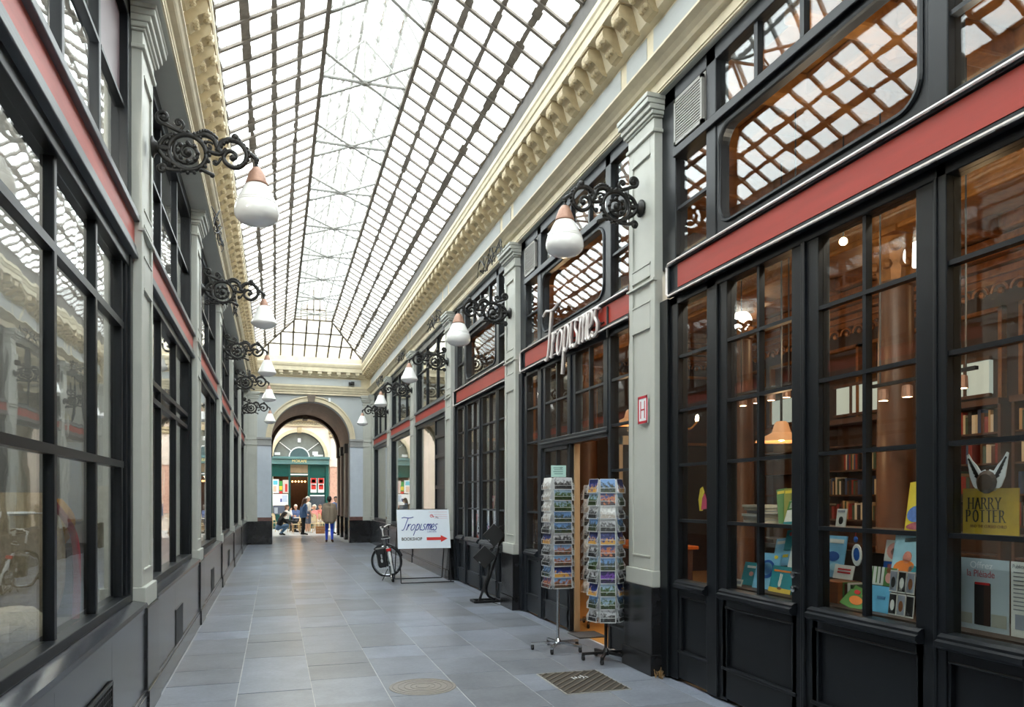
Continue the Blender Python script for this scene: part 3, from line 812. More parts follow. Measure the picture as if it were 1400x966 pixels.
# star shaped tie rods with a king rod
for k in range(13):
    y = .75 + 2.06 * k
    if y > YH: break
    mb = MB(); c = (XC, y, 7.68)
    for X in (PR[0], PL[0]):
        for dy in (-.62, 0, .62): mb.tube([c, (X, y + dy, 7.69)], .022, 6)
        mb.tube([(XC, y, 8.30), (X, y, 7.70)], .016, 6)
    mb.tube([c, (XC, y, 8.70)], .02, 6)
    s = obj('tie_rod_star', mb, M['whitebar'], roof)
    obj('hub', MB().lathe([(.0, -.04), (.05, -.03), (.06, 0), (.05, .03), (0, .04)], 12, c), M['whitebar'], s)

# ================================================================ END WALL WITH ARCH
we = struct('wall_far', 'pale end wall pierced by a round arch leading to the café', 'wall')
AX, AR, ASP = 1.285, 1.41, 3.86
Y0 = YEND
def arch_pts(r, n=28, a0=0, a1=180): return [(AX + r * math.cos(math.radians(a0 + (a1 - a0) * i / n)), ASP + r * math.sin(math.radians(a0 + (a1 - a0) * i / n))) for i in range(n + 1)]
# wall plate with arched opening
mb = MB()
inner = arch_pts(AR, 32); xl, xr, top = -1.3, 3.8, 6.2
for ya, yb in ((Y0 + .06, Y0 + .5),):
    for i in range(32):
        (x0, z0), (x1, z1) = inner[i], inner[i + 1]
        mb.prism([(x0, z0), (x0, top), (x1, top), (x1, z1)], lambda a, b, t: (a, t, b), ya, yb)
    mb.box(xl, AX - AR, ya, yb, 0, top); mb.box(AX + AR, xr, ya, yb, 0, top)
obj('wall_face', mb, M['wallgrey'], we)
# archivolt mouldings
for r0, r1, d in ((AR, 1.47, .0), (1.47, 1.56, .025), (1.56, 1.61, -.015)):
    mb = MB(); A, B = arch_pts(r0, 32), arch_pts(r1, 32)
    for i in range(32): mb.prism([A[i], B[i], B[i + 1], A[i + 1]], lambda a, b, t: (a, t, b), Y0 + d, Y0 + .1)
    obj('archivolt', mb, M['cream'], we)
obj('keystone', MB().prism([(AX - .11, 5.24), (AX + .11, 5.24), (AX + .15, 5.5), (AX - .15, 5.5)], lambda a, b, t: (a, t, b), Y0 - .08, Y0 + .1), mat('brown_keystone', (104, 92, 80), .6, var=.15), we, bevel=.01)
# impost, piers and dado
for s, (a, b) in ((-1, (-.62, AX - AR)), (1, (AX + AR, 3.18))):
    im = obj('impost', MB().box(a, b, Y0 - .02, Y0 + .3, 3.60, 3.88).box(a - .02, b + .02, Y0 - .045, Y0 + .3, 3.82, 3.90).box(a - .01, b + .01, Y0 - .035, Y0 + .3, 3.60, 3.65), mat('pier_grey', (150, 150, 148), .5, var=.08), we, bevel=.006)
    obj('pier', MB().box(a, b, Y0 + .0, Y0 + .3, .98, 3.62), mat('pier_pale', (196, 204, 214), .5, var=.05), we)
    obj('pier_base', MB().box(a - .01, b + .01, Y0 - .02, Y0 + .3, .84, .98), M['redmarble'], we)
    obj('dado', MB().box(a - .02, b + .02, Y0 - .03, Y0 + .3, 0, .85).box(a - .03, b + .03, Y0 - .045, Y0 + .3, 0, .2), M['plinth'], we, bevel=.006)
for a, b in ((-1.0, -.62), (3.18, 3.6)):
    pl = obj('corner_pilaster', MB().box(a, b, Y0 - .01, Y0 + .3, .98, 5.4), M['grey'], we)
    mb = MB()
    for z0, z1 in ((1.2, 3.3), (3.95, 5.1)): mb.box(a + .07, b - .07, Y0 - .018, Y0, z0, z1)
    mb.box(a - .015, b + .015, Y0 - .03, Y0, 3.62, 3.68); mb.box(a - .015, b + .015, Y0 - .03, Y0, 3.80, 3.86); mb.box(a - .015, b + .015, Y0 - .04, Y0 + .1, .84, 1.0)
    obj('panel_moulding', mb, M['grey'], pl, bevel=.004)
    mb = MB()
    for e, z0, z1 in ((.02, 5.2, 5.24), (.04, 5.3, 5.36), (.07, 5.36, 5.46), (.1, 5.46, 5.55)): mb.box(a - e, b + e, Y0 - e - .01, Y0 + .1, z0, z1)
    obj('capital', mb, M['grey'], pl, bevel=.006)
    obj('dado', MB().box(a, b, Y0 - .02, Y0 + .3, 0, .85).box(a, b, Y0 - .04, Y0 + .3, 0, .2), M['plinth'], we, bevel=.006)
# entablature across the end
prof = [(.1, 5.52), (-.05, 5.52), (-.05, 5.58), (-.07, 5.6), (-.08, 5.66), (-.10, 5.68), (-.12, 5.74), (-.15, 5.80), (-.15, 5.84), (.0, 5.86), (.0, 6.16), (-.05, 6.18), (-.07, 6.24), (-.1, 6.30), (-.12, 6.34), (-.27, 6.36), (-.27, 6.5), (-.29, 6.53), (-.31, 6.6), (-.31, 6.66), (-.26, 6.7), (-.12, 6.72), (-.1, 6.9), (.1, 6.92)]
ent = obj('entablature', MB().prism(prof, lambda a, b, t: (t, Y0 + a, b), -1.1, 3.7), M['cream'], we)
obj('frieze_panel', MB().box(-.6, 3.1, Y0 - .01, Y0 + .02, 5.88, 6.13), M['wallgrey'], ent)
mb = MB(); mb.box(-.075, .075, -.25, -.05, -.06, .06); mb.lathe([(.07, -.12), (.06, -.06)], 10, (0, -.15, 0)); mm = mb.mesh('mutule', [M['cream']])
for k in range(11):
    o = bpy.data.objects.new('mutule', mm); COL.objects.link(o); o.parent = ent; o.location = (-.48 + k * .343, Y0, 6.33)
cam_box = thing('security_camera', 'small dark security camera on the end wall above the arch', 'camera', (2.78, Y0 - .02, 5.98))
obj('housing', MB().box(-.06, .06, -.2, 0, -.05, .06), M['black'], cam_box, bevel=.01)
obj('bracket', MB().box(-.14, -.07, -.1, .02, -.06, .05), M['black'], cam_box)
# small white emergency lamp above the arch
el = tag(obj('emergency_lamp', MB().box(1.9, 1.98, Y0 - .03, Y0 + .06, 5.28, 5.42), M['white'], None, bevel=.008), 'small white box lamp on the end wall over the arch', 'lamp')
# the vaulted passage through the building
wv = struct('wall_vault', 'dark barrel vault behind the arch, between arcade and café', 'wall')
mv = mat('brown_vault_plaster', (132, 106, 90), .7, var=.18, scale=3)
mb = MB(); A, B = arch_pts(AR + .12, 24), arch_pts(AR + .5, 24)
for i in range(24): mb.prism([A[i], B[i], B[i + 1], A[i + 1]], lambda a, b, t: (a, t, b), Y0 + .5, 35.1)
obj('vault', mb, mv, wv)
for a, b in ((AX - AR - .55, AX - AR - .12), (AX + AR + .12, AX + AR + .55)):
    obj('passage_wall', MB().box(a, b, Y0 + .5, 35.0, 0, ASP), M['grey'], wv)
for y in (31.2, 33.2, 35.0):
    for s in (-1, 1):
        x = AX + s * (AR + .12)
        pp = obj('passage_pier', MB().box(x, x - s * .1, y, y + .5, .9, 3.5), mat('brown_pier', (120, 100, 88), .5, var=.15), wv)
        obj('pier_cap', MB().box(x + s * .02, x - s * .14, y - .03, y + .53, 3.5, 3.88), mat('dark_pier_cap', (58, 50, 46), .5, var=.2), pp, bevel=.02)
        obj('pier_dado', MB().box(x + s * .02, x - s * .13, y - .02, y + .52, 0, .9), M['plinth'], pp)
    mb = MB(); A, B = arch_pts(AR - .02, 24), arch_pts(AR + .2, 24)
    if y > 34:
        for i in range(24): mb.prism([A[i], B[i], B[i + 1], A[i + 1]], lambda a, b, t: (a, t, b), y, y + .5)
        obj('transverse_arch', mb, mat('dark_arch_ring', (92, 76, 64), .6, var=.15), wv)
obj('passage_keystone', MB().box(AX - .1, AX + .1, 34.9, 35.5, 5.18, 5.4), mat('brown_keystone', (104, 92, 80), .6, var=.15), wv)
# block of the building around the vault (outer faces seen only from the cross gallery)
obj('building_mass', MB().box(-6, AX - AR - .5, 29.6, 35.4, 0, 9).box(AX + AR + .5, 9, 29.6, 35.4, 0, 9).box(-6, 9, 29.6, 35.4, 5.6, 9), M['cream'], wv)

# ================================================================ CROSS GALLERY AND CAFE
fl2 = tag(obj('floor_gallery', MB().box(-6, 9, 29.6, 43.2, -.1, -.008), mat('pale_grout', (150, 150, 148), .8)), 'pale paving of the cross gallery in front of the café', 'floor', None, 'structure')
mp = mat('pale_stone_paving', (196, 196, 196), .28, var=.12, rand=.12, scale=4, world_pos=True)
for i in range(9):
    for j in range(20):
        x0 = -3.2 + i * .95; y0 = 29.6 + j * .68
        if x0 > 5 or (y0 < 35 and (x0 < -.6 or x0 > 2.4)): continue
        ubox('paving_slab', x0 + .005, x0 + .945, y0 + .005, y0 + .675, -.05, 0, mp if y0 > 35 else M['slate'], fl2)
YC = 43.0
wc = struct('wall_cafe', 'cream and pink café façade with fanlight arch and teal shopfront', 'wall')
mpink = mat('pale_pink_plaster', (238, 222, 210), .6, var=.08, scale=3)
mteal = mat('teal_shopfront_paint', (14, 84, 80), .4, var=.1)
mtealg = mat('teal_grey_paint', (92, 128, 130), .4, var=.08)
CX, CR, CSP = 1.27, 1.36, 3.93
def carc(r, n=24): return [(CX + r * math.cos(PI * i / n), CSP + r * math.sin(PI * i / n)) for i in range(n + 1)]
mb = MB(); A = carc(CR)
for i in range(24):
    (x0, z0), (x1, z1) = A[i], A[i + 1]
    mb.prism([(x0, z0), (x0, 5.75), (x1, 5.75), (x1, z1)], lambda a, b, t: (a, t, b), YC, YC + .4)
mb.box(-6, CX - CR, YC, YC + .4, 0, 5.75); mb.box(CX + CR, 9, YC, YC + .4, 0, 5.75)
obj('wall_face', mb, mpink, wc)
mb = MB(); A, B = carc(CR), carc(CR + .17)
for i in range(24): mb.prism([A[i], B[i], B[i + 1], A[i + 1]], lambda a, b, t: (a, t, b), YC - .06, YC + .1)
obj('archivolt', mb, M['cream'], wc)
obj('keystone', MB().box(CX - .12, CX + .12, YC - .1, YC + .1, 5.25, 5.55), M['gilt'], wc, bevel=.02)
obj('frieze', MB().box(-6, 9, YC - .12, YC + .3, 5.62, 5.66).box(-6, 9, YC - .03, YC + .3, 5.66, 5.92).box(-6, 9, YC - .2, YC + .3, 5.92, 6.05).box(-6, 9, YC - .4, YC + .3, 6.05, 6.2).box(-6, 9, YC, YC + .3, 6.2, 9), M['cream'], wc)
mb = MB(); r3 = random.Random(8)
for i in range(34):
    x = -1.2 + i * .15
    sp = spiral(x, 5.79, .09, .02, r3.uniform(0, 6), 1.3 * r3.choice((-1, 1)), 12); mb.tube([(p[0], YC - .04, p[1]) for p in sp], .016, 5)
tag(obj('frieze_scrolls', mb, mat('grey_relief', (150, 142, 128), .6), wc), kind='stuff')
obj('gallery_roof', MB().box(-6, -5.6, 35.4, 43.2, 9.0, 9.2).box(8.6, 9, 35.4, 43.2, 9.0, 9.2), M['cream'], wc)
for k in range(9): obj('skylight_bar', MB().box(-5.6, 8.6, 35.6 + k * .9, 35.7 + k * .9, 9.02, 9.12), M['bar'], wc)
obj('skylight_glass', MB().box(-5.6, 8.6, 35.4, 43.2, 9.13, 9.14), M['glass'], wc)
obj('gallery_end', MB().box(-6.2, -6, 35.3, 43.3, 0, 9.2).box(9, 9.2, 35.3, 43.3, 0, 9.2), mpink, wc)
# fluted pink marble pilasters either side
for x in (3.12, -.62):
    p = obj('marble_pilaster', MB().box(x - .22, x + .22, YC - .12, YC, .9, 3.4), mat('pink_marble', (214, 170, 152), .35, var=.25, scale=10), wc, bevel=.01)
    obj('pilaster_block', MB().box(x - .26, x + .26, YC - .15, YC, 3.4, 3.95), mpink, p, bevel=.02)
    obj('pilaster_shaft', MB().box(x - .17, x + .17, YC - .08, YC, 3.95, 5.0), mpink, p, bevel=.01)
    obj('pilaster_capital', MB().box(x - .26, x + .26, YC - .16, YC, 5.05, 5.2).box(x - .3, x + .3, YC - .2, YC, 5.25, 5.4), M['gilt'], p, bevel=.02)
# fanlight
mfan = mat('grey_fanlight_glass', (126, 130, 126), .2, var=.1)
fan = obj('fanlight', MB().prism(carc(CR), lambda a, b, t: (a, t, b), YC + .2, YC + .22), mfan, wc)
mb = MB()
for i in range(24):
    pass
A, B = carc(CR), carc(CR - .05)
for i in range(24): mb.prism([A[i], B[i], B[i + 1], A[i + 1]], lambda a, b, t: (a, t, b), YC + .14, YC + .2)
obj('fanlight_rim', mb, mat('dark_green_grey', (70, 84, 84), .4), fan)
mb = MB()
for a in (38, 142): mb.bar((CX + .5 * math.cos(math.radians(a)), YC + .17, CSP + .5 * math.sin(math.radians(a))), (CX + 1.33 * math.cos(math.radians(a)), YC + .17, CSP + 1.33 * math.sin(math.radians(a))), .04, .05, (0, 1, 0))
A, B = carc(.5), carc(.56)
for i in range(24): mb.prism([A[i], B[i], B[i + 1], A[i + 1]], lambda a, b, t: (a, t, b), YC + .15, YC + .2)
obj('fanlight_bar', mb, M['white'], fan)
obj('fanlight_core', MB().prism(carc(.5), lambda a, b, t: (a, t, b), YC + .16, YC + .2), mat('teal_slate', (78, 100, 104), .4, var=.2, scale=20), fan)
for (x, z, w, h) in ((1.27, 4.85, .16, .22), (.12, 4.1, .3, .14), (2.12, 4.15, .3, .2), (2.3, 4.03, .5, .1)): ubox('paper_notice', x - w / 2, x + w / 2, YC + .13, YC + .15, z - h / 2, z + h / 2, M['white'], fan)
# shopfront
obj('fascia', MB().box(-.3, 2.84, YC - .25, YC + .2, 3.56, 3.8).box(-.3, 2.88, YC - .32, YC + .2, 3.8, 3.93).box(-.3, 2.86, YC - .28, YC + .2, 3.52, 3.58), mtealg, wc, bevel=.015)
lettering('MOKAFE', .22, mat('gold_letter', (244, 226, 160), .4, var=0), wc, basis((1, 0, 0), (0, 0, 1), (CX, YC - .262, 3.62)), align='CENTER', ext=.008, sx=.92)
mb = MB()
for a, b in ((-.3, -.13), (.70, .80), (1.72, 1.83), (2.66, 2.84)): mb.box(a, b, YC - .1, YC + .15, 0, 3.53)
mb.box(-.3, 2.84, YC - .02, YC + .15, 2.85, 3.53); mb.box(-.2, .75, YC, YC + .15, 0, .85); mb.box(1.8, 2.7, YC, YC + .15, 0, 2.9)
ob = obj('shopfront_frame', mb, mteal, wc, bevel=.01)
obj('door_transom', MB().box(.8, 1.72, YC - .05, YC + .1, 3.05, 3.5), mat('brown_awning', (150, 130, 104), .6, var=.15), wc)
obj('door_rail', MB().box(.8, 1.72, YC - .08, YC + .0, 2.93, 3.0), M['white'], wc)
# café interior seen through the door
obj('cafe_interior', MB().box(-.3, 2.8, YC + 3.0, YC + 3.1, 0, 3.5).box(-.3, -.2, YC + .4, YC + 3, 0, 3.5).box(2.75, 2.85, YC + .4, YC + 3, 0, 3.5).box(-.3, 2.85, YC + .4, YC + 3, 3.4, 3.5).box(-.3, 2.85, YC, YC + 3, -.1, 0.0), M['darkwood'], wc)
mw = mat('warm_bulb', (255, 196, 120), .5, var=0, emit=4)
for k in range(5):
    x = .92 + k * .17
    lb = thing('cafe_pendant', 'glowing warm bulb hanging in a row inside the café door', 'lamp', (x, YC + .8, 2.6), 0, 'bulbs inside the café door')
    obj('bulb', MB().ball((0, 0, 0), .05, 8), mw, lb)
    obj('flex', MB().tube([(0, 0, .05), (0, 0, .8)], .006, 5), M['black'], lb)
wl = bpy.data.lights.new('cafe_glow', 'POINT'); wl.energy = 22; wl.color = (1, .62, .3); wl.shadow_soft_size = .15
lo = bpy.data.objects.new('cafe_glow', wl); COL.objects.link(lo); lo.location = (1.25, YC + 1.4, 2.9)
# posters and boards
def poster(name, label, x0, x1, z0, z1, y, base, bits, cat='poster', group=None):
    t = thing(name, label, cat, ((x0 + x1) / 2, y, z0), 0, group)
    w, h = x1 - x0, z1 - z0
    obj('sheet', MB().box(-w / 2, w / 2, -.02, 0, 0, h), base, t)
    for (a, b, c, d, m) in bits: obj('print', MB().box(-w / 2 + a * w, -w / 2 + b * w, -.026, -.02, c * h, d * h), m, t)
    return t
pred = mat('poster_red', (206, 52, 46), .5, var=.1); pgrey = mat('poster_grey', (96, 92, 98), .5, var=.3, scale=30)
for x, lb in ((1.86, 'red and white poster on the teal panel, the one nearer the café door'), (2.26, 'red and white poster on the teal panel, the one farther from the café door')):
    poster('poster', lb, x, x + .33, 1.98, 2.78, YC - .0, M['white'], [(0.05, .95, .62, 1, pred), (.2, .8, .68, .9, pgrey), (.12, .88, .22, .55, pred), (.3, .7, .45, .6, M['white'])])
poster('poster', 'white poster with a pale blue cloud in the café window', -.13, .2, 1.95, 2.7, YC - .1, M['white'], [(.1, .8, .6, .9, mat('poster_cyan', (96, 190, 214), .5)), (.1, .6, .1, .5, mat('poster_peach', (226, 190, 170), .5, var=.2, scale=20))])
poster('poster', 'pinkish grey poster near the café door', .4, .7, 1.95, 2.66, YC - .1, mat('poster_pinkgrey', (212, 196, 190), .5, var=.15, scale=20), [(.4, .8, .1, .7, pred)])
poster('energy_label', 'small green yellow and red striped notice in the café window', .22, .38, 1.92, 2.6, YC - .1, mat('label_green', (70, 160, 80), .5), [(0, 1, .3, .6, mat('label_yellow', (236, 206, 60), .5)), (0, 1, 0, .2, pred)])
poster('notice_board', 'white menu sheet covering the café window below the posters', -.13, .68, 1.28, 1.9, YC - .1, M['white'], [(.5, .6, .3, .6, M['navy']), (.62, .95, .3, .9, mat('poster_bluegrey', (190, 204, 226), .5))], 'notice')
poster('menu_board', 'pair of grey menu cards standing low in the café window', -.1, .5, .8, 1.26, YC - .1, mat('slate_blue_card', (86, 94, 112), .5, var=.2), [(.1, .4, .1, .8, mat('card_grey', (164, 172, 182), .5))], 'menu')
poster('blackboard', 'wide chalk menu blackboard under the red posters', 1.8, 2.62, .9, 1.8, YC - .03, mat('chalk_board', (66, 74, 84), .6, var=.6, scale=30), [(.0, 1, .98, 1.06, M['white'])], 'blackboard')
# ================================================================ ROOMS BEHIND THE SHOPFRONTS
def room(name, label, x0, x1, y0, y1, z1, mw_, mf, mc, inner, t=.12):
    r = struct(name, label, 'room')
    mb = MB()
    mb.box(x0, x1, y0 - t, y0, 0, z1); mb.box(x0, x1, y1, y1 + t, 0, z1)
    if inner > 0: mb.box(x1, x1 + t, y0 - t, y1 + t, 0, z1)
    else: mb.box(x0 - t, x0, y0 - t, y1 + t, 0, z1)
    obj('room_wall', mb, mw_, r)
    obj('room_floor', MB().box(x0, x1, y0, y1, -.1, .0), mf, r)
    obj('room_ceiling', MB().box(x0 - t, x1 + t, y0 - t, y1 + t, z1, z1 + t), mc, r)
    return r
mbeige = mat('shop_beige_wall', (196, 184, 160), .7, var=.06)
mgreyw = mat('shop_grey_wall', (150, 152, 150), .7, var=.06)
mfl = mat('shop_wood_floor', (196, 140, 72), .35, var=.14, scale=3, stretch=(1, 8, 1))
mbrown = mat('bookshop_brown_wall', (62, 42, 28), .55, var=.2, scale=3)
shop = room('wall_bookshop', 'warm brown interior walls and gilded ceiling of the bookshop', 3.64, 10.2, 2.2, 15.5, 5.56, mbrown, mfl, M['gold'], 1)
r2 = room('wall_shop_beyond', 'plain pale interior of the shops beyond the bookshop', 3.70, 5.6, 15.7, 28.6, 5.56, mbeige, mfl, mbeige, 1)
r3 = room('wall_shop_near', 'plain interior behind the viewpoint on the bookshop side', 3.70, 5.6, -6.9, 2.1, 5.56, mbeige, mfl, mbeige, 1)
r4 = room('wall_clothes_shop', 'grey interior of the shops facing the bookshop', -3.4, -1.22, -6.9, 28.7, 5.56, mgreyw, mat('shop_grey_floor', (112, 110, 106), .4, var=.1), mgreyw, -1)
obj('partition', MB().box(-3.3, -1.2, 6.86, 7.0, 0, 5.5).box(-3.3, -1.2, 10.95, 11.1, 0, 5.5).box(-3.3, -1.2, 15.4, 15.5, 0, 5.5), mgreyw, r4)
obj('display_floor', MB().box(-2.4, -1.17, 2.7, 6.5, 0, .86), mat('grey_display_floor', (120, 118, 114), .4, var=.1), r4)
for y in (4.6, 9, 13.5, 18, 22.5, 26):  # added fill lights, out of view, lifting the dim interiors
    _l2 = bpy.data.lights.new('shop_ceiling_light', 'POINT'); _l2.energy = 55; _l2.color = (1, .93, .82); _l2.shadow_soft_size = .2
    _o2 = bpy.data.objects.new('shop_ceiling_light', _l2); COL.objects.link(_o2); _o2.location = (-2.0, y, 5.35)
for y in (4.4, 5.4):  # unseen fill behind the fascia, added to brighten the sackcloth display
    _l3 = bpy.data.lights.new('window_spot', 'POINT'); _l3.energy = 30; _l3.color = (1, .93, .82); _l3.shadow_soft_size = .1
    _o3 = bpy.data.objects.new('window_spot', _l3); COL.objects.link(_o3); _o3.location = (-1.5, y, 4.4)
wn = struct('wall_behind', 'plain end wall behind the viewpoint', 'wall')  # the gallery really runs on here; wall added only for the lighting
obj('wall_face', MB().box(-3, 6, -7.2, -7, 0, 9), M['grey'], wn)

# ceiling coffers, cornice and gilded ornament
mb = MB()
for y in [2.6 + 1.05 * k for k in range(13)]: mb.box(3.7, 10.2, y, y + .2, 5.3, 5.56)
for x in (4.6, 5.8, 7.0, 8.2, 9.4): mb.box(x, x + .2, 2.2, 15.5, 5.34, 5.56)
obj('coffer_beam', mb, M['gold'], shop, bevel=.03)
mb = MB()
for j, (z, d) in enumerate(((4.75, .1), (4.85, .16), (4.98, .2), (5.1, .3), (5.2, .42))):
    mb.box(9.9 - d, 10.2, 2.2, 15.5, z, z + .1); mb.box(3.7, 10.2, 15.5 - d, 15.5, z, z + .1)
obj('gilded_cornice', mb, M['gold'], shop, bevel=.015)
mb = MB()
for k in range(44):
    y = 2.4 + k * .3
    mb.tube([(9.72, y + .13 * math.cos(a), 4.6 + .12 * math.sin(a)) for a in [PI * q / 6 for q in range(7)]], .022, 5); mb.ball((9.75, y, 4.62), .05, 6)
for k in range(19):
    x = 4.0 + k * .32
    mb.tube([(x + .13 * math.cos(a), 15.1, 4.6 + .12 * math.sin(a)) for a in [PI * q / 6 for q in range(7)]], .022, 5); mb.ball((x, 15.12, 4.62), .05, 6)
for y in [2.7 + 1.05 * k for k in range(12)]:
    for x in (4.9, 6.1, 7.3, 8.5):
        mb.lathe([(0, -.06), (.1, -.05), (.16, -.02), (.2, 0)], 10, (x + .3, y + .5, 5.55))
tag(obj('gilded_rosettes', mb, M['gold'], shop), kind='stuff')
# beam on columns running along the shop
obj('gilded_beam', MB().box(6.0, 6.5, 2.2, 15.5, 4.45, 5.4).box(5.9, 6.6, 2.2, 15.5, 4.9, 5.0).box(5.95, 6.55, 2.2, 15.5, 4.4, 4.47), M['gold'], shop, bevel=.02)
mb = MB()
for k in range(60):
    y = 2.4 + k * .22
    mb.tube([(5.98, y + .1 * math.cos(a), 4.66 + .12 * math.sin(a)) for a in [PI * q / 6 for q in range(7)]], .02, 5); mb.ball((5.98, y, 4.66), .04, 6)
tag(obj('beam_ornament', mb, M['gold'], shop), kind='stuff')
for y in (3.6, 6.4, 9.2, 12.0, 14.6):
    c = obj('column', MB().lathe([(.26, 0), (.26, .3), (.2, .36), (.19, 2.0), (.165, 3.9), (.19, 3.92), (.19, 3.96)], 16, (6.25, y, 0)), mat('column_brown', (92, 60, 38), .4, var=.25, scale=5), shop, smooth=True)
    mb = MB(); mb.lathe([(.17, 3.96), (.2, 4.1), (.26, 4.3), (.32, 4.4)], 12, (6.25, y, 0))
    for k in range(8):
        a = k * PI / 4; mb.ball((6.25 + .26 * math.cos(a), y + .26 * math.sin(a), 4.3), .07, 7); mb.ball((6.25 + .22 * math.cos(a + .4), y + .22 * math.sin(a + .4), 4.12), .055, 7)
    mb.box(5.93, 6.57, y - .32, y + .32, 4.38, 4.44)
    obj('column_capital', mb, M['gold'], c)
# wall panels with gilded frames
mb = MB()
for k in range(9):
    y = 2.7 + k * 1.42
    for a, b, z0, z1 in ((y, y + .06, 2.9, 4.5), (y + 1.1, y + 1.16, 2.9, 4.5), (y, y + 1.16, 2.9, 2.96), (y, y + 1.16, 4.44, 4.5)): mb.box(10.1, 10.2, a, b, z0, z1)
for k in range(4):
    x = 4.2 + k * 1.45
    for a, b, z0, z1 in ((x, x + .06, 2.9, 4.5), (x + 1.1, x + 1.16, 2.9, 4.5), (x, x + 1.16, 2.9, 2.96), (x, x + 1.16, 4.44, 4.5)): mb.box(a, b, 15.4, 15.5, z0, z1)
obj('wall_panel_frame', mb, M['gold'], shop)
# high clerestory lights on the back wall
for y in (8.6, 10.6, 12.6):
    wv_ = obj('clerestory_light', MB().box(10.12, 10.2, y, y + 1.2, 3.25, 3.75), mat('daylit_pane', (200, 214, 206), .4, var=.05, emit=.3), shop)
    obj('clerestory_bar', MB().box(10.08, 10.13, y - .04, y + 1.24, 3.2, 3.25).box(10.08, 10.13, y - .04, y + 1.24, 3.75, 3.8).box(10.08, 10.13, y + .38, y + .41, 3.25, 3.75).box(10.08, 10.13, y + .79, y + .82, 3.25, 3.75), M['darkwood'], wv_)
# shop lights: lamps hung in the room
def point(name, loc, e, c=(1, .64, .34), r=.08):
    l = bpy.data.lights.new(name, 'POINT'); l.energy = e; l.color = c; l.shadow_soft_size = r
    o = bpy.data.objects.new(name, l); COL.objects.link(o); o.location = loc
mspot = mat('lit_lamp_face', (255, 222, 170), .4, var=0, emit=22)
def track(name, y0, x, z, n, label):
    t = thing(name, label, 'track light', (x, y0, z))
    obj('rail', MB().box(-.02, .02, 0, .28 * n, -.015, .015), M['black'], t)
    obj('drop_rod', MB().tube([(0, .1, 0), (0, .1, 5.3 - z)], .008, 5).tube([(0, .28 * n - .1, 0), (0, .28 * n - .1, 5.3 - z)], .008, 5), M['black'], t)
    for k in range(n):
        s = obj('spot_head', MB().lathe([(.02, .06), (.045, .05), (.05, -.05), (.04, -.05)], 10, (0, .14 + .28 * k, -.1)), M['copper'], t)
        obj('lamp_face', MB().lathe([(0, -.046), (.04, -.046), (.04, -.05), (0, -.05)], 10, (0, .14 + .28 * k, -.1)), mspot, s)
    return t
track('track_light', 4.7, 5.4, 2.75, 4, 'black rail of small copper spotlights inside the bookshop, over the yellow display board')
track('track_light', 7.2, 5.6, 3.0, 4, 'black rail of small copper spotlights deep in the bookshop behind the middle panes')
for i, (x, y, z, lb) in enumerate(((5.2, 6.9, 2.3, 'wide pendant lamp shade with brass counterweight behind the middle bookshop panes'), (4.9, 9.9, 2.75, 'wide pendant lamp hanging inside the bookshop door'))):
    t = thing('pendant_lamp', lb, 'lamp', (x, y, z))
    obj('shade', MB().lathe([(.05, .22), (.07, .2), (.1, .1), (.26, .02), (.27, 0), (.25, .01), (.09, .09), (.05, .18)], 20), mat('warm_shade', (206, 150, 104), .4, var=.05, emit=.25), t, smooth=True)
    obj('bulb', MB().ball((0, 0, .05), .045, 8), mspot, t)
    obj('stem', MB().tube([(0, 0, .2), (0, 0, 5.3 - z)], .01, 6), M['black'], t)
    point('pendant_light', (x, y, z - .06), 7)
# chandelier inside the door
t = thing('chandelier', 'small brass chandelier glowing inside the bookshop doorway', 'chandelier', (5.6, 9.7, 2.75))
for k in range(6):
    a = k * PI / 3
    ar = obj('arm', MB().tube(spline([(0, 0, 0), (.14 * math.cos(a), .14 * math.sin(a), -.06), (.26 * math.cos(a), .26 * math.sin(a), .04)], 4), .01, 5), M['gold'], t)
    obj('candle_bulb', MB().ball((.26 * math.cos(a), .26 * math.sin(a), .09), .026, 7, (1, 1, 1.6)), mspot, ar)
obj('stem', MB().tube([(0, 0, -.1), (0, 0, 2.5)], .012, 6), M['gold'], t)
for loc, e in (((4.9, 4.2, 3.2), 5), ((5.2, 6.6, 3.3), 6), ((7.8, 8.2, 4.1), 24), ((8.2, 11.5, 4.1), 24), ((5.0, 9.4, 3.6), 6), ((4.9, 12.6, 4.1), 20), ((8.2, 5.0, 4.1), 20)):
    point('ceiling_spot', loc, e)
bl = MB()
for x, y in ((4.6, 5.9), (4.6, 7.0), (4.8, 8.3), (5.4, 6.2), (4.7, 10.2), (4.7, 13.2)):
    t = thing('ceiling_spotlight', 'small round spotlight glowing near the gilded bookshop ceiling', 'lamp', (x, y, 4.25), 0, 'ceiling spotlights in the bookshop')
    obj('lamp_face', MB().ball((0, 0, 0), .04, 8), mspot, t)
    obj('stem', MB().tube([(0, 0, .03), (0, 0, 1.05)], .008, 5), M['black'], t)
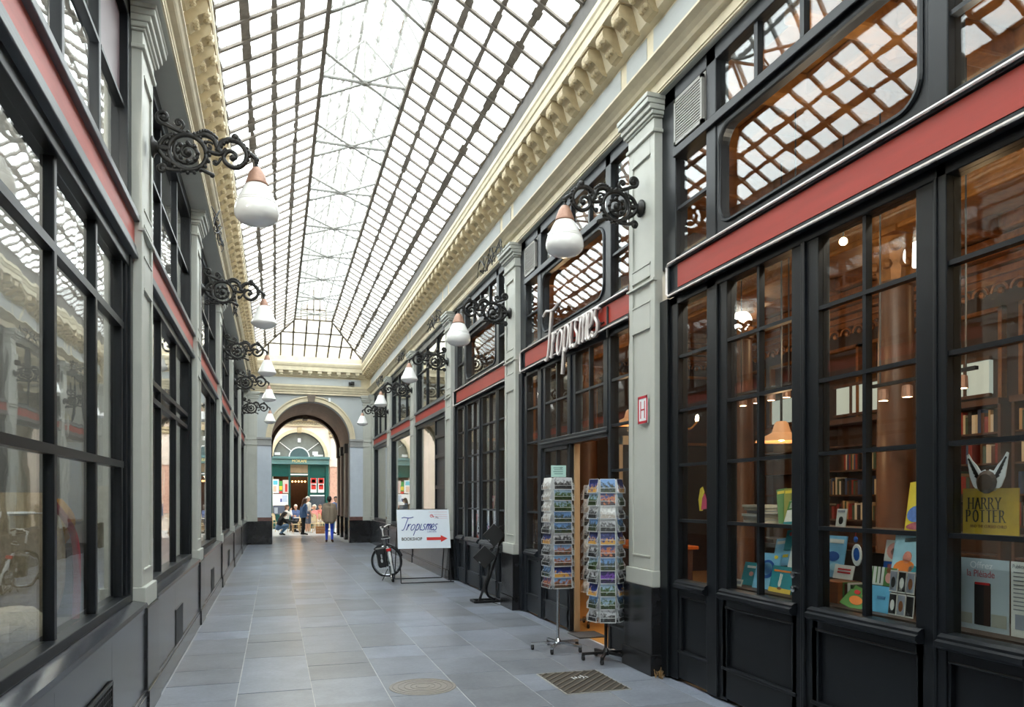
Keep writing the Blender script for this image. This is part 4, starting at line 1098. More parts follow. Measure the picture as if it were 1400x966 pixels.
# bookcases on the back wall with rows of upright books
rb = random.Random(21)
BC = [mat('spine_%s' % n, c, .6, var=.12, scale=12) for n, c in (('cream', (220, 206, 176)), ('tan', (196, 160, 112)), ('red', (150, 52, 40)), ('brown', (96, 64, 42)), ('ivory', (232, 224, 204)), ('green', (70, 92, 70)), ('blue', (70, 86, 120)), ('black', (44, 40, 38)))]
nb = 0
lev = [.55, .95, 1.35, 1.75, 2.15, 2.55]
for k, (yb0, yb1) in enumerate(((5.6, 7.2), (7.35, 8.95), (9.1, 10.7), (10.85, 12.45))):
    nm = ('nearest the street end', 'second of the four', 'third of the four', 'farthest into the shop')[k]
    bc = thing('bookcase', 'brown open bookcase along the inner bookshop wall, ' + nm, 'bookcase', (9.0, (yb0 + yb1) / 2, 0))
    w = (yb1 - yb0) / 2
    obj('case', MB().box(-.16, .2, -w, -w + .04, 0, 2.95).box(-.16, .2, w - .04, w, 0, 2.95).box(.17, .2, -w, w, 0, 2.95).box(-.2, .2, -w, w, 2.9, 2.98).box(-.17, .2, -w, w, 0, .12), M['darkwood'], bc)
    for z in lev: obj('shelf', MB().box(-.15, .18, -w + .04, w - .04, z - .025, z), M['darkwood'], bc)
    for z in lev[2:]:
        y = yb0 + .06; bn = 0
        while y < yb1 - .1 and nb < 295:
            th = rb.uniform(.03, .06)
            if rb.random() < .12: y += th * 2; continue
            h = rb.uniform(.2, .31)
            o = ubox('book', 8.86, 9.06, y, y + th - .003, z, z + h, rb.choice(BC)); nb += 1
            bn += 1; tag(o, '%s book, %s along the %s shelf of the %s inner bookcase' % (o.data.name.split('_')[-1], ORD[bn - 1], {1.35: 'low', 1.75: 'lower middle', 2.15: 'upper middle', 2.55: 'top'}[z], ORD[k]), 'book', 'books on the inner wall bookcases'); y += th
# counter and table inside the door
t = thing('sales_counter', 'dark wooden counter with orange lit top inside the bookshop door', 'counter', (5.4, 10.6, 0))
obj('carcass', MB().box(-.4, .4, -.9, .9, 0, .95), M['darkwood'], t, bevel=.02)
obj('top', MB().box(-.46, .46, -.96, .96, .95, 1.0), mat('orange_counter', (222, 116, 44), .4, var=.1), t, bevel=.01)
# ================================================================ WINDOW DISPLAY OF THE NEAR BOOKSHOP WINDOW
for y in (3.3, 4.1, 5.0):  # unseen fill lights tucked behind the fascia, added to brighten the books
    point('display_lamp', (4.0, y, 3.95), 30, (1, .88, .72), .06)
sh = thing('display_shelf', 'two-level dark display shelf behind the near bookshop window', 'shelf', (3.86, 4.6, 0))
mds = mat('display_dark', (58, 44, 34), .5, var=.15)
obj('lower_shelf', MB().box(-.2, .3, -1.85, 1.2, .92, .955), mds, sh)
obj('upper_shelf', MB().box(0.02, .3, -1.85, 1.2, 1.46, 1.485), mds, sh)
obj('back_panel', MB().box(.3, .32, -.7, 1.2, 0, 1.30), mds, sh)
obj('front_apron', MB().box(-.2, -.18, -1.85, 1.2, .0, .92), mds, sh)
def book(name, label, x, y, z, w, h, t, cover, bits=(), tilt=12, turn=0, roll=0, cat='book', group=None, pages=True):
    """Book standing face out: width along -Y, front face towards -X (the street). Leans back by tilt degrees."""
    r = thing(name, label, cat, (x, y, z), 0, group)
    r.rotation_euler = Euler((math.radians(roll), math.radians(tilt), math.radians(turn)))
    obj('cover', MB().box(0, .004, -w / 2, w / 2, 0, h).box(t - .004, t, -w / 2, w / 2, 0, h).box(0, t, w / 2 - .004, w / 2, 0, h), cover, r)
    if pages: obj('pages', MB().box(.004, t - .004, -w / 2 + .006, w / 2 - .004, .004, h - .004), mat('page_cream', (228, 222, 206), .7, var=.05), r)
    for b in bits:
        mb = MB()
        if b[0] == 'r':     # rectangle: u0,u1 left to right, v0,v1
            _, u0, u1, v0, v1, m = b
            mb.box(-.003, .0, w / 2 - u0 * w, w / 2 - u1 * w, v0 * h, v1 * h)
        else:               # oval
            _, u, v, ru, rv, m = b
            mb.prism([(w / 2 - (u + ru * math.cos(a)) * w, (v + rv * math.sin(a)) * h) for a in [2 * PI * q / 16 for q in range(16)]], lambda a, c, q: (q, a, c), -.0035, 0)
        obj('print', mb, m, r)
    return r
P_ = lambda n, c, **k: mat('print_' + n, c, .45, var=k.get('var', .08), scale=k.get('scale', 14))
teal = P_('teal', (44, 142, 156)); sky = P_('sky', (126, 188, 222)); dblue = P_('dark_blue', (36, 84, 160)); orange = P_('orange', (226, 128, 52)); yellow = P_('yellow', (226, 202, 64)); pinkr = P_('rose', (224, 160, 150)); redp = P_('red', (196, 44, 48)); green = P_('green', (84, 132, 66)); paleb = P_('pale_blue', (164, 208, 224)); sand = P_('sand', (226, 194, 84)); greyp = P_('grey', (150, 156, 170)); blk = P_('black', (34, 34, 36)); offw = P_('off_white', (226, 226, 220)); brownp = P_('brown', (136, 82, 44)); mottled = P_('mottled', (176, 96, 110), var=.5, scale=20)
zs = .957
book('picture_book', 'teal picture book with a white rabbit on a yellow ground', 3.76, 5.02, zs, .27, .21, .012, teal, [('r', 0, 1, 0, .17, sand), ('o', .45, .38, .06, .16, offw), ('r', .40, .44, .5, .72, offw), ('r', .47, .51, .5, .7, offw), ('o', .48, .16, .1, .05, brownp), ('r', .1, .9, .78, .85, orange)], 14)
book('picture_book', 'light blue picture book with a dark blue oval', 3.80, 5.28, zs, .25, .30, .012, sky, [('o', .5, .55, .34, .26, dblue), ('o', .5, .56, .24, .18, sky), ('o', .8, .9, .08, .05, yellow)], 16, 8)
book('picture_book', 'small teal picture book leaning at the far end of the lower shelf', 3.84, 5.53, zs, .2, .2, .012, teal, [('o', .5, .5, .12, .1, pinkr), ('r', .2, .8, .75, .85, offw)], 18, 10)
book('price_card', 'small white printed card in front of the small teal book', 3.72, 5.54, zs, .15, .06, .003, offw, [('r', .1, .9, .3, .7, greyp)], 20, 0, 0, 'card', None, False)
book('picture_book', 'white picture book scattered with red drawings', 3.92, 5.02, 1.13, .22, .24, .015, offw, [('o', .3, .8, .1, .05, redp), ('o', .65, .75, .14, .05, blk), ('o', .35, .52, .14, .06, redp), ('o', .75, .45, .1, .07, mottled), ('o', .45, .22, .16, .07, redp), ('o', .8, .2, .08, .05, blk)], 20, 0, -8)
book('picture_book', 'pale blue book with small print between the oval book and the red drawings', 3.95, 5.26, 1.14, .2, .24, .012, sky, [('r', .1, .8, .8, .9, offw), ('r', .1, .9, .3, .4, yellow)], 18, 0, -8)
book('picture_book', 'teal book top with coloured shapes under the upper shelf', 3.98, 5.15, 1.28, .2, .17, .012, teal, [('o', .3, .8, .1, .1, redp), ('o', .55, .5, .12, .12, yellow), ('o', .8, .8, .1, .08, redp)], 18, 0, -6)
book('comic_album', 'red white and teal comic album leaning on the upper shelf', 3.92, 5.04, 1.49, .27, .21, .012, offw, [('r', .0, .75, .62, .98, green), ('r', .08, .6, .68, .92, offw), ('r', .76, 1, .2, 1, redp), ('r', 0, .7, 0, .12, teal)], 22, 0, -5)
for k in range(6):
    tt = rb.uniform(.016, .028); zz = 1.487 + .026 * k
    o = thing('paperback', 'pale paperback in the flat pile on the upper shelf, %s from the bottom' % ORD[k], 'book', (3.98 + rb.uniform(-.02, .02), 5.55 + rb.uniform(-.04, .04), zz), rb.uniform(-.15, .15), 'flat pile of paperbacks')
    obj('cover', MB().box(-.09, .09, -.14, .14, 0, .003).box(-.09, .09, -.14, .14, .020, .023).box(-.09, -.086, -.14, .14, 0, .023), rb.choice((offw, greyp, BC[4])), o)
    obj('pages', MB().box(-.085, .088, -.137, .137, .003, .020), mat('page_cream', (228, 222, 206), .7, var=.05), o)
for k in range(6):
    book('booklet', 'green and yellow booklet in the fanned row on the upper shelf, %s of six' % ORD[k], 4.02 + k * .008, 5.30 - k * .055, 1.487, .09, .30, .006, (green, P_('olive', (150, 150, 70)), green, P_('pale_green', (150, 176, 120)), green, P_('dark_green', (44, 84, 56)))[k], [('r', .1, .9, .86, .94, yellow)], 14, 30, -10 + k * 5, 'booklet', 'fanned booklets', False)
# middle leaf
book('picture_book', 'tall light blue book with mountains at the edge of the middle pane', 3.82, 4.50, 1.13, .18, .30, .012, sky, [('r', .1, .9, .82, .92, offw), ('o', .4, .5, .35, .12, dblue), ('o', .6, .25, .3, .1, paleb)], 10)
book('title_card', 'white card with two lines of red print on the wooden box', 3.80, 4.375, 1.13, .19, .10, .006, offw, [('r', .2, .85, .62, .74, redp), ('r', .2, .85, .4, .52, redp)], 14, 0, 0, 'card', None, False)
bx = thing('wooden_box', 'brown wooden book box standing on the lower shelf', 'box', (3.86, 4.47, zs))
obj('box_side', MB().box(-.1, .1, -.1, .1, 0, .15), mat('box_wood', (136, 74, 34), .5, var=.15, stretch=(1, 1, 6)), bx, bevel=.004)
for k in range(4):
    o = ubox('book', 3.80, 3.93, 4.355 - k * .028, 4.379 - k * .028, zs, zs + .15 - .01 * (k % 2), (green, BC[3], offw, BC[5])[k])
    tag(o, ('green', 'brown', 'white', 'dark green')[k] + ' book standing spine out beside the wooden box', 'book', 'small row beside the wooden box')
book('picture_book', 'green book with an orange fox-like blot lying on the lower shelf', 3.72, 4.22, zs, .19, .16, .012, green, [('o', .55, .4, .3, .2, orange), ('o', .35, .75, .14, .1, redp), ('o', .75, .75, .14, .1, yellow)], 38, 10, 18)
on = thing('hanging_ornament', 'blue and white painted drop ornament hanging in the middle pane', 'ornament', (3.78, 4.21, 1.34))
obj('drop', MB().prism([(.045 * math.cos(a), .075 * math.sin(a) - .03) for a in [2 * PI * q / 18 for q in range(18)]], lambda a, b, t: (t, a, b), -.004, .004), offw, on)
obj('blue_spot', MB().prism([(.028 * math.cos(a), .045 * math.sin(a) - .025) for a in [2 * PI * q / 18 for q in range(18)]], lambda a, b, t: (t, a, b), -.006, .0), dblue, on)
obj('bead', MB().ball((0, .012, .075), .022, 8, (.3, 1, 1)), dblue, on)
obj('cord', MB().tube([(0, .012, .09), (0, .012, .16)], .002, 4), redp, on)
book('picture_book', 'blue book with a pink oval on white, behind the pale blue album', 3.90, 4.03, 1.12, .19, .30, .012, dblue, [('r', 0, 1, .52, 1, offw), ('o', .5, .76, .42, .2, pinkr), ('o', .5, .74, .24, .1, blk), ('r', .2, .8, .36, .46, mottled)], 10)
al = book('picture_book', 'pale blue album with an orange hill and dark title letters', 3.84, 3.86, 1.20, .24, .29, .012, paleb, [('o', .42, .2, .34, .16, orange), ('o', .5, .42, .14, .14, P_('coral', (220, 140, 120), var=.4)), ('o', .72, .15, .16, .08, teal), ('r', .35, .75, .78, .86, P_('slate_title', (56, 84, 92)))], 16, 0, -6)
book('picture_book', 'grey seascape book at the edge of the pale blue album', 3.93, 3.74, 1.2, .15, .24, .012, greyp, [('r', 0, 1, 0, .35, P_('slate_sea', (104, 110, 118)))], 12)
book('picture_book', 'book with white stripes and a child in a green corner', 3.80, 4.01, 1.125, .22, .12, .012, offw, [('r', .08, .11, .1, 1, green), ('r', .25, .28, .1, 1, green), ('r', .4, .43, .1, 1, blk), ('r', .55, 1, .0, 1, green), ('o', .75, .45, .14, .3, pinkr), ('o', .75, .85, .12, .16, brownp)], 8)
book('picture_book', 'swimming pool blue book with a brown-haired child in the corner', 3.74, 4.01, zs, .22, .17, .012, P_('pool', (104, 182, 222)), [('o', .2, .22, .16, .2, brownp), ('o', .24, .15, .1, .1, pinkr), ('r', .55, .85, .5, .62, P_('pool_title', (70, 130, 176)))], 8)
for k in range(3):
    for q in range(2):
        book('photo_card', 'black and white photo card, %s column, %s row beside the pool book' % (ORD[k], ('lower', 'upper')[q]), 3.74 + .008 * q, 3.865 - k * .068, zs + q * .145, .062, .138, .004, offw, [('r', .08, .92, .06, .94, (blk, greyp)[(k + q) % 2]), ('o', .5, .45, .28, .25, (offw, blk, brownp)[(k * 2 + q) % 3]), ('r', .2, .6, .1, .3, (greyp, offw)[k % 2])], 6, 0, 0, 'photo card', 'black and white photo cards', False)
book('picture_book', 'large yellow book with red and blue figures on the upper shelf', 3.92, 3.82, 1.49, .25, .34, .014, yellow, [('o', .3, .34, .26, .16, P_('cornflower', (96, 132, 206), var=.4)), ('o', .65, .3, .3, .16, P_('crimson', (190, 40, 60), var=.4)), ('o', .5, .1, .45, .08, mottled), ('r', .3, .8, .86, .9, P_('figure_blue', (90, 120, 190)))], 16, 0, -7)
fg = book('figure_card', 'small white cut-out card with a printed figure at the edge of the middle pane', 3.92, 4.53, 1.49, .1, .13, .003, offw, [('o', .5, .35, .22, .22, blk), ('r', .1, .8, .8, .92, greyp)], 8, 0, 0, 'card', None, False)
tg = thing('gift_tag', 'yellow and pink paper figure stuck up in the narrow side light', 'decoration', (3.70, 6.03, 1.58))
obj('yellow_shape', MB().prism([(0, 0), (.05, 0), (.07, .06), (.05, .12), (.08, .17), (.05, .22), (.01, .2), (-.02, .1)], lambda a, b, t: (t, .05 - a, b), 0, .004), yellow, tg)
obj('pink_shape', MB().prism([(.03, .01), (.12, .02), (.12, .1), (.09, .16), (.05, .12)], lambda a, b, t: (t, .05 - a, b), -.003, .001), P_('hot_pink', (206, 70, 110)), tg)
# end light: yellow display board and poster
yb = thing('display_board', 'yellow display board with a pale winged crest and book title on the upper shelf', 'display board', (3.78, 3.225, 1.487))
obj('board', MB().box(0, .006, -.19, .155, 0, .265), mat('board_yellow', (196, 164, 48), .45, var=.3, scale=5), yb)
obj('crest_disc', MB().lathe([(0, -.012), (.045, -.012), (.065, 0)], 14, (-.004, .0, .30), 'x'), mat('crest_brown', (66, 44, 28), .5, var=.3, scale=30), yb)
for s in (-1, 1):
    wm = MB(); pts = [(s * .0, .25), (s * .05, .25), (s * .085, .275), (s * .11, .33), (s * .12, .39), (s * .13, .455), (s * .118, .462), (s * .095, .425), (s * .065, .395), (s * .04, .36), (s * .015, .37), (s * .0, .35)]
    wm.prism(pts if s > 0 else pts[::-1], lambda a, b, t: (t, a, b), 0, .005)
    wg = obj('crest_wing', wm, M['white'], yb)
    fm = MB()
    for q in range(6): fm.bar((-.002, s * (.035 + .008 * q), .31 + .012 * q), (-.002, s * (.075 + .0085 * q), .335 + .020 * q), .0085, .004, (1, 0, 0))
    obj('feather', fm, M['ink'], wg)
BT = lambda x, y, z: basis((0, -1, 0), (0, 0, 1), (x, y, z))
GL = {'H': [((0, 0), (0, 1)), ((.62, 0), (.62, 1)), ((0, .52), (.62, .52))], 'A': [((0, 0), (.34, 1)), ((.34, 1), (.68, 0)), ((.14, .36), (.54, .36))],
      'R': [((0, 0), (0, 1)), ((0, 1), (.38, .98)), ((.38, .98), (.5, .76)), ((.5, .76), (.36, .54)), ((.36, .54), (0, .5)), ((.26, .52), (.66, 0))],
      'Y': [((0, 1), (.31, .5)), ((.62, 1), (.31, .5)), ((.31, .5), (.31, 0))], 'P': [((0, 0), (0, 1)), ((0, 1), (.38, .98)), ((.38, .98), (.5, .76)), ((.5, .76), (.36, .5)), ((.36, .5), (0, .46))],
      'O': [((.33 + .33 * math.cos(q * PI / 6), .5 + .5 * math.sin(q * PI / 6)), (.33 + .33 * math.cos((q + 1) * PI / 6), .5 + .5 * math.sin((q + 1) * PI / 6))) for q in range(12)],
      'T': [((.31, 0), (.31, 1)), ((0, 1), (.62, 1))], 'E': [((0, 0), (0, 1)), ((0, 1), (.5, 1)), ((0, .52), (.4, .52)), ((0, 0), (.52, 0))]}
def serif_word(word, parent, x0, z0, h, w, m):
    mb = MB(); x = x0
    for ch in word:
        for (a, b), (c, d) in GL[ch]:
            th = .13 if abs(c - a) < .5 * abs(d - b) + .02 or ch == 'O' else .07
            mb.bar((-.002, x - a * w, z0 + b * h), (-.002, x - c * w, z0 + d * h), th * h * .8, .003, (1, 0, 0))
            if ch != 'O':
                for (e, f_) in ((a, b), (c, d)):
                    if f_ in (0, 1) and abs(d - b) > .4: mb.box(-.0035, -.0005, x - (e - .13) * w, x - (e + .13) * w, z0 + f_ * h - .03 * h, z0 + f_ * h + .03 * h)
        x -= w * (.92 if ch != 'E' else .82)
    obj('title_lettering', mb, m, parent)
serif_word('HARRY', yb, .115, .150, .062, .046, M['ink'])
serif_word('POTTER', yb, .128, .078, .064, .046, M['ink'])
lettering('AND THE CURSED CHILD', .024, mat('title_brown', (120, 74, 20), .5), yb, BT(-.003, .105, .045), 'title_lettering', .0008, sx=.82)
ps = thing('book_poster', 'pale grey poster of a black leather book at the bottom of the last window light', 'poster', (3.76, 3.23, .96))
obj('sheet', MB().box(0, .003, -.155, .155, 0, .40), mat('poster_pale', (186, 200, 208), .4, var=.04), ps)
lettering('Offrez', .055, M['white'], ps, BT(-.002, .085, .345), 'lettering', .0005)
lettering('la Pléiade', .055, mat('poster_rose', (178, 74, 84), .5), ps, BT(-.002, .105, .298), 'lettering', .0005, sx=.85)
mb = MB(); mb.box(-.003, 0, -.045, .055, .03, .265)
obj('pictured_book', mb, blk, ps)
obj('pictured_spine', MB().box(-.004, 0, -.045, -.005, .03, .25), mat('leather_brown', (64, 44, 38), .4), ps)
obj('pictured_page_edge', MB().box(-.0045, 0, -.04, .05, .255, .268), redp, ps)
obj('pictured_pages', MB().box(-.003, 0, .07, .15, .03, .09).box(-.0025, 0, -.14, -.05, .03, .1), mat('page_grey', (168, 168, 156), .5, var=.15), ps)
p2 = thing('leaflet', 'white printed sheet with grey lines beside the leather book poster', 'leaflet', (3.76, 2.97, .96))
obj('sheet', MB().box(0, .003, -.12, .095, 0, .40), offw, p2)
mb = MB()
for k in range(10): mb.box(-.002, 0, .02, .08, .34 - k * .022, .346 - k * .022)
obj('print', mb, mat('grey_ink', (130, 134, 138), .5), p2)
lettering('Publications', .03, mat('grey_ink', (130, 134, 138), .5), p2, BT(-.002, .085, .365), 'lettering', .0005, sx=.8)
obj('pictured_book', MB().box(-.002, 0, -.03, .07, .04, .12).box(-.0025, 0, -.01, .05, .055, .105), greyp, p2)
book('picture_book', 'dark red book at the edge of the frame beside the yellow board', 3.86, 2.93, 1.487, .16, .27, .02, P_('maroon', (140, 34, 38)), [('r', .0, .9, .45, .9, P_('rust', (190, 60, 56)))], 8)
# stock behind the third bookshop window (beyond the door)
for k, (y, z, w, h, m, lb) in enumerate(((14.7, .96, .3, .42, redp, 'red poster book leaning in the far bookshop window'), (14.05, .96, .28, .40, redp, 'red folder standing beside white sheets in the far bookshop window'), (13.62, .96, .3, .5, offw, 'white sheet standing beside the red folder in the far bookshop window'), (12.85, .96, .3, .48, offw, 'white drawn poster standing at the near end of the far bookshop window'), (12.45, .96, .32, .46, paleb, 'pale blue and white poster beside the pilaster in the far bookshop window'), (14.35, 1.5, .2, .26, yellow, 'yellow book on the upper ledge of the far bookshop window'), (13.7, 1.5, .26, .24, mottled, 'mottled red book on the upper ledge of the far bookshop window'))):
    book('display_book', lb, 3.78 + (.0 if z < 1.2 else .1), y, z, w, h, .015, m, [('r', .15, .85, .55, .8, (offw, yellow, greyp, blk, dblue, redp, offw)[k]), ('o', .5, .3, .25, .15, (yellow, blk, redp, dblue, redp, blk, yellow)[k])], 8)
sh3 = thing('display_shelf', 'plain display ledge behind the far bookshop window', 'shelf', (3.86, 13.4, 0))
obj('lower_shelf', MB().box(-.2, .3, -1.8, 1.8, .92, .955), mds, sh3)
obj('upper_shelf', MB().box(.0, .25, -1.8, 1.8, 1.47, 1.497), mds, sh3)
obj('shelf_leg', MB().box(.2, .25, -1.75, -1.7, 0, 1.47).box(.2, .25, 1.7, 1.75, 0, 1.47), mds, sh3)
# ================================================================ WALL LAMPS
def bracket_mb():
    """Scrolled cast iron bracket in local axes: u away from the wall (local x), w up (local z)."""
    mb = MB()
    T = lambda pts, r, n=7: mb.tube([(p[0], 0, p[1]) for p in pts], r, n)
    # big foliate ring next to the wall
    T([(.27 + .145 * math.cos(2 * PI * i / 28), -.01 + .145 * math.sin(2 * PI * i / 28)) for i in range(29)], .021)
    T(spiral(.27, -.01, .11, .02, 2.4, 1.6), [.02 - .0004 * i for i in range(27)])
    mb.ball((.27, 0, -.01), .035, 8)
    # upper and lower scrolls against the wall
    T(spline([(.30, .135), (.2, .16), (.10, .20)], 5) + spiral(.085, .255, .055, .015, -1.4, -1.25, 18), .018)
    mb.ball((.085, 0, .255), .024, 8)
    T(spline([(.2, .15), (.24, .2), (.23, .235)], 4) + spiral(.2, .225, .03, .01, .3, .9, 10), .013); mb.ball((.2, 0, .225), .018, 7)
    T(spline([(.30, -.155), (.18, -.17), (.11, -.165)], 5) + spiral(.075, -.17, .035, .012, .3, 1.1, 14), .017); mb.ball((.075, 0, -.17), .022, 8)
    T(spline([(.05, -.01), (.09, -.07), (.16, -.11), (.2, -.13)], 5), .022); T(spline([(.05, .01), (.09, .08), (.16, .12)], 5), .02)
    T(spline([(.03, 0), (.08, 0), (.14, 0)], 4), .026)
    # arched arm
    T(spline([(.33, .125), (.40, .155), (.47, .13), (.50, .07), (.53, .02)], 6), [.024] * 25)
    T(spline([(.40, .06), (.44, .02), (.52, .01), (.57, .06)], 6), .018)
    T(spiral(.43, .06, .045, .012, .6, 1.2, 14), .011)
    # outer scroll carrying the lamp
    T(spline([(.50, .03), (.53, .10), (.60, .14), (.68, .12), (.73, .05), (.72, -.03), (.66, -.085), (.59, -.075), (.55, -.03), (.56, .02), (.60, .045), (.64, .03), (.645, -.005), (.62, -.02)], 5), [.026 - .00018 * i for i in range(66)])
    mb.ball((.62, 0, -.01), .028, 8)
    T(spline([(.72, .06), (.78, .03), (.805, .0), (.81, -.03)], 5), .019); mb.ball((.81, 0, .0), .026, 8)
    mb.ball((.64, 0, .165), .034, 8); mb.ball((.665, 0, .145), .026, 7)
    T(spline([(.53, -.02), (.51, -.06), (.49, -.08)], 4) + spiral(.485, -.065, .018, .008, -1.2, -.9, 8), .012); mb.ball((.485, 0, -.068), .018, 7)
    T(spline([(.36, -.13), (.42, -.155), (.46, -.17)], 4), .016); mb.ball((.46, 0, -.175), .022, 7)
    # leaves and beading along the curves
    for i in range(20):
        a = 2 * PI * i / 20; mb.ball((.27 + .168 * math.cos(a), 0, -.01 + .168 * math.sin(a)), .017, 6, (1, 1.5, 1))
    for i in range(14):
        t = i / 13; a = 2.7 - 4.0 * t; mb.ball((.635 + .115 * math.cos(a), .0, .03 + .105 * math.sin(a)), .017, 6, (1, 1.6, 1))
    for i in range(9):
        t = i / 8; mb.ball((.33 + .16 * t, 0, .14 + .045 * math.sin(PI * t)), .019, 6, (1, 1.4, 1))
    for i in range(8):
        a = 2 * PI * i / 8; mb.ball((.27 + .075 * math.cos(a), 0, -.01 + .075 * math.sin(a)), .022, 6, (1, 1.5, 1))
    return mb
_bracket = bracket_mb().mesh('scroll_bracket', [M['iron']], True)
_plate = MB().lathe([(0, .0), (.085, .0), (.085, .012), (.06, .02), (.045, .04), (.03, .05), (0, .05)], 18, (0, 0, 0), 'x').mesh('wall_plate', [M['iron']], True)
_hang = MB().tube([(.81, 0, -.02), (.812, 0, -.08)], .013, 8).lathe([(.02, -.085), (.024, -.07), (.02, -.055)], 10, (.812, 0, 0)).mesh('hanger', [M['iron']], True)
_cap = MB().lathe([(.02, -.065), (.035, -.07), (.06, -.11), (.078, -.16), (.092, -.2), (.094, -.215), (.085, -.215), (.05, -.12), (0, -.08)], 24, (.812, 0, 0)).mesh('copper_cap', [M['copper']], True)
_acorn = MB().lathe([(.084, -.208), (.105, -.24), (.128, -.285), (.149, -.33), (.152, -.338), (.160, -.344), (.161, -.352), (.158, -.357), (.167, -.363), (.169, -.372), (.166, -.377), (.173, -.384), (.179, -.41), (.183, -.44), (.181, -.47), (.168, -.50), (.14, -.525), (.09, -.543), (0, -.55)], 32, (.812, 0, 0)).mesh('opal_shade', [M['opal']], True)
_cone = MB().lathe([(.06, -.16), (.075, -.17), (.10, -.23), (.135, -.31), (.165, -.375), (.176, -.395), (.176, -.41), (.155, -.43), (.12, -.455), (.07, -.475), (0, -.48)], 32, (.812, 0, 0)).mesh('opal_shade', [M['opal']], True)
_cap2 = MB().lathe([(.02, -.065), (.03, -.07), (.045, -.10), (.06, -.15), (.07, -.175), (.06, -.178), (.03, -.11), (0, -.08)], 20, (.812, 0, 0)).mesh('copper_cap', [M['copper']], True)
def lamp(x, y, z, side, cone, label):
    t = thing('wall_lamp', label, 'wall lamp', (x, y, z), PI if side > 0 else 0, 'scrolled wall lamps along the arcade')
    for n, me in (('wall_plate', _plate), ('scroll_bracket', _bracket), ('hanger', _hang), ('lamp_cap', _cap2 if cone else _cap), ('lamp_shade', _cone if cone else _acorn)):
        o = bpy.data.objects.new(n, me); COL.objects.link(o); o.parent = t
    return t
nm = ['first', 'second', 'third', 'fourth', 'fifth']
for k, y0 in enumerate(PILS[1:]):
    if k < 4 or True:
        z = [4.565, 4.55, 4.55, 4.55, 4.46][k]
        lamp(XR + .045, y0 + .275, z, 1, k >= 2, '%s scrolled wall lamp on the bookshop side, counted inwards, %s white shade' % (nm[k], 'conical' if k >= 2 else 'acorn shaped'))
        lamp(XL - .045 + .03, y0 + .275, [4.565, 4.55, 4.55, 4.58, 4.44][k], -1, k >= 1, '%s scrolled wall lamp facing the bookshop, counted inwards, %s white shade' % (nm[k], 'conical' if k >= 1 else 'acorn shaped'))
# tangled cables over the lamps
rc = random.Random(4)
for side in (1, -1):
    for y0 in PILS[2:]:
        mb = MB()
        for q in range(5):
            pts = []
            for i in range(9):
                pts.append((fx(side, -.14 - rc.uniform(0, .1)) , y0 - .1 + i * .16 + rc.uniform(-.08, .08), 5.50 + rc.uniform(-.16, .10)))
            mb.tube(spline(pts, 4), .007, 4)
        o = obj('loose_cables', mb, M['black']); tag(o, 'tangle of thin dark cables under the cornice above a wall lamp', 'cables', 'cable tangles under the cornices'); o['kind'] = 'stuff'

# ================================================================ NEON SIGN, NEON BORDERS, HYDRANT SIGN
T_STROKES = [
    [(-.1, 1.95), (.25, 2.08), (.8, 1.98), (1.3, 1.98), (1.75, 2.12)],
    [(.95, 2.0), (.85, 1.3), (.75, .4), (.6, .02), (.4, .05)],
    [(1.15, 0), (1.22, .5), (1.25, 1.0), (1.3, .62), (1.48, .95), (1.68, .9)],
    [(2.15, .95), (1.88, .7), (1.84, .2), (2.05, 0), (2.32, .3), (2.36, .75), (2.15, .95)],
    [(2.68, 1.0), (2.62, .3), (2.55, -.4), (2.5, -.85)], [(2.64, .6), (2.85, .98), (3.08, .75), (3.02, .2), (2.78, .0), (2.6, .2)],
    [(3.35, 1.0), (3.3, .4), (3.36, .05), (3.55, .08)],
    [(4.1, .92), (3.85, .95), (3.78, .68), (4.0, .42), (3.98, .1), (3.7, 0), (3.58, .12)],
    [(4.25, 0), (4.33, 1.0)], [(4.3, .55), (4.52, .98), (4.62, .75), (4.6, 0)], [(4.6, .55), (4.84, .98), (4.95, .75), (4.9, .15), (5.02, .02)],
    [(5.14, .42), (5.4, .55), (5.44, .85), (5.28, .97), (5.1, .7), (5.1, .2), (5.28, 0), (5.52, .2)],
    [(6.02, .92), (5.78, .95), (5.7, .68), (5.92, .42), (5.9, .1), (5.64, 0), (5.5, .1)]]
def strokes(shear=.28): return [[(x + shear * y, y) for x, y in spline(s, 6)] if False else [(p.x + shear * p.y, p.y) for p in spline([Vector((a, b)) for a, b in s], 6)] for s in T_STROKES]
neon = thing('neon_sign', 'handwritten white neon tube sign reading Tropismes over the bookshop door', 'neon sign', (XR + .02, 9.62, 3.52))
mneon = mat('unlit_neon_tube', (228, 220, 216), .25, var=.03, coat=.5)
for s in strokes(.12):
    obj('neon_letter', MB().tube([(0, -x * .305, y * .315) for x, y in s], .016, 7), mneon, neon, smooth=True)
    obj('letter_channel', MB().tube([(.03, -x * .305 , y * .315) for x, y in s], .012, 5), mat('channel_grey', (110, 100, 98), .5), neon)
mb = MB()
for k in range(7): mb.tube([(.03, -.2 - k * .27, .14), (.075, -.2 - k * .27, .14)], .008, 5)
mb.tube([(.05, -.1, .13), (.05, -1.9, .13)], .01, 5); mb.tube([(.05, -2.0, .28), (.05, -2.0, -.06)], .014, 5)
obj('sign_mount', mb, M['black'], neon)
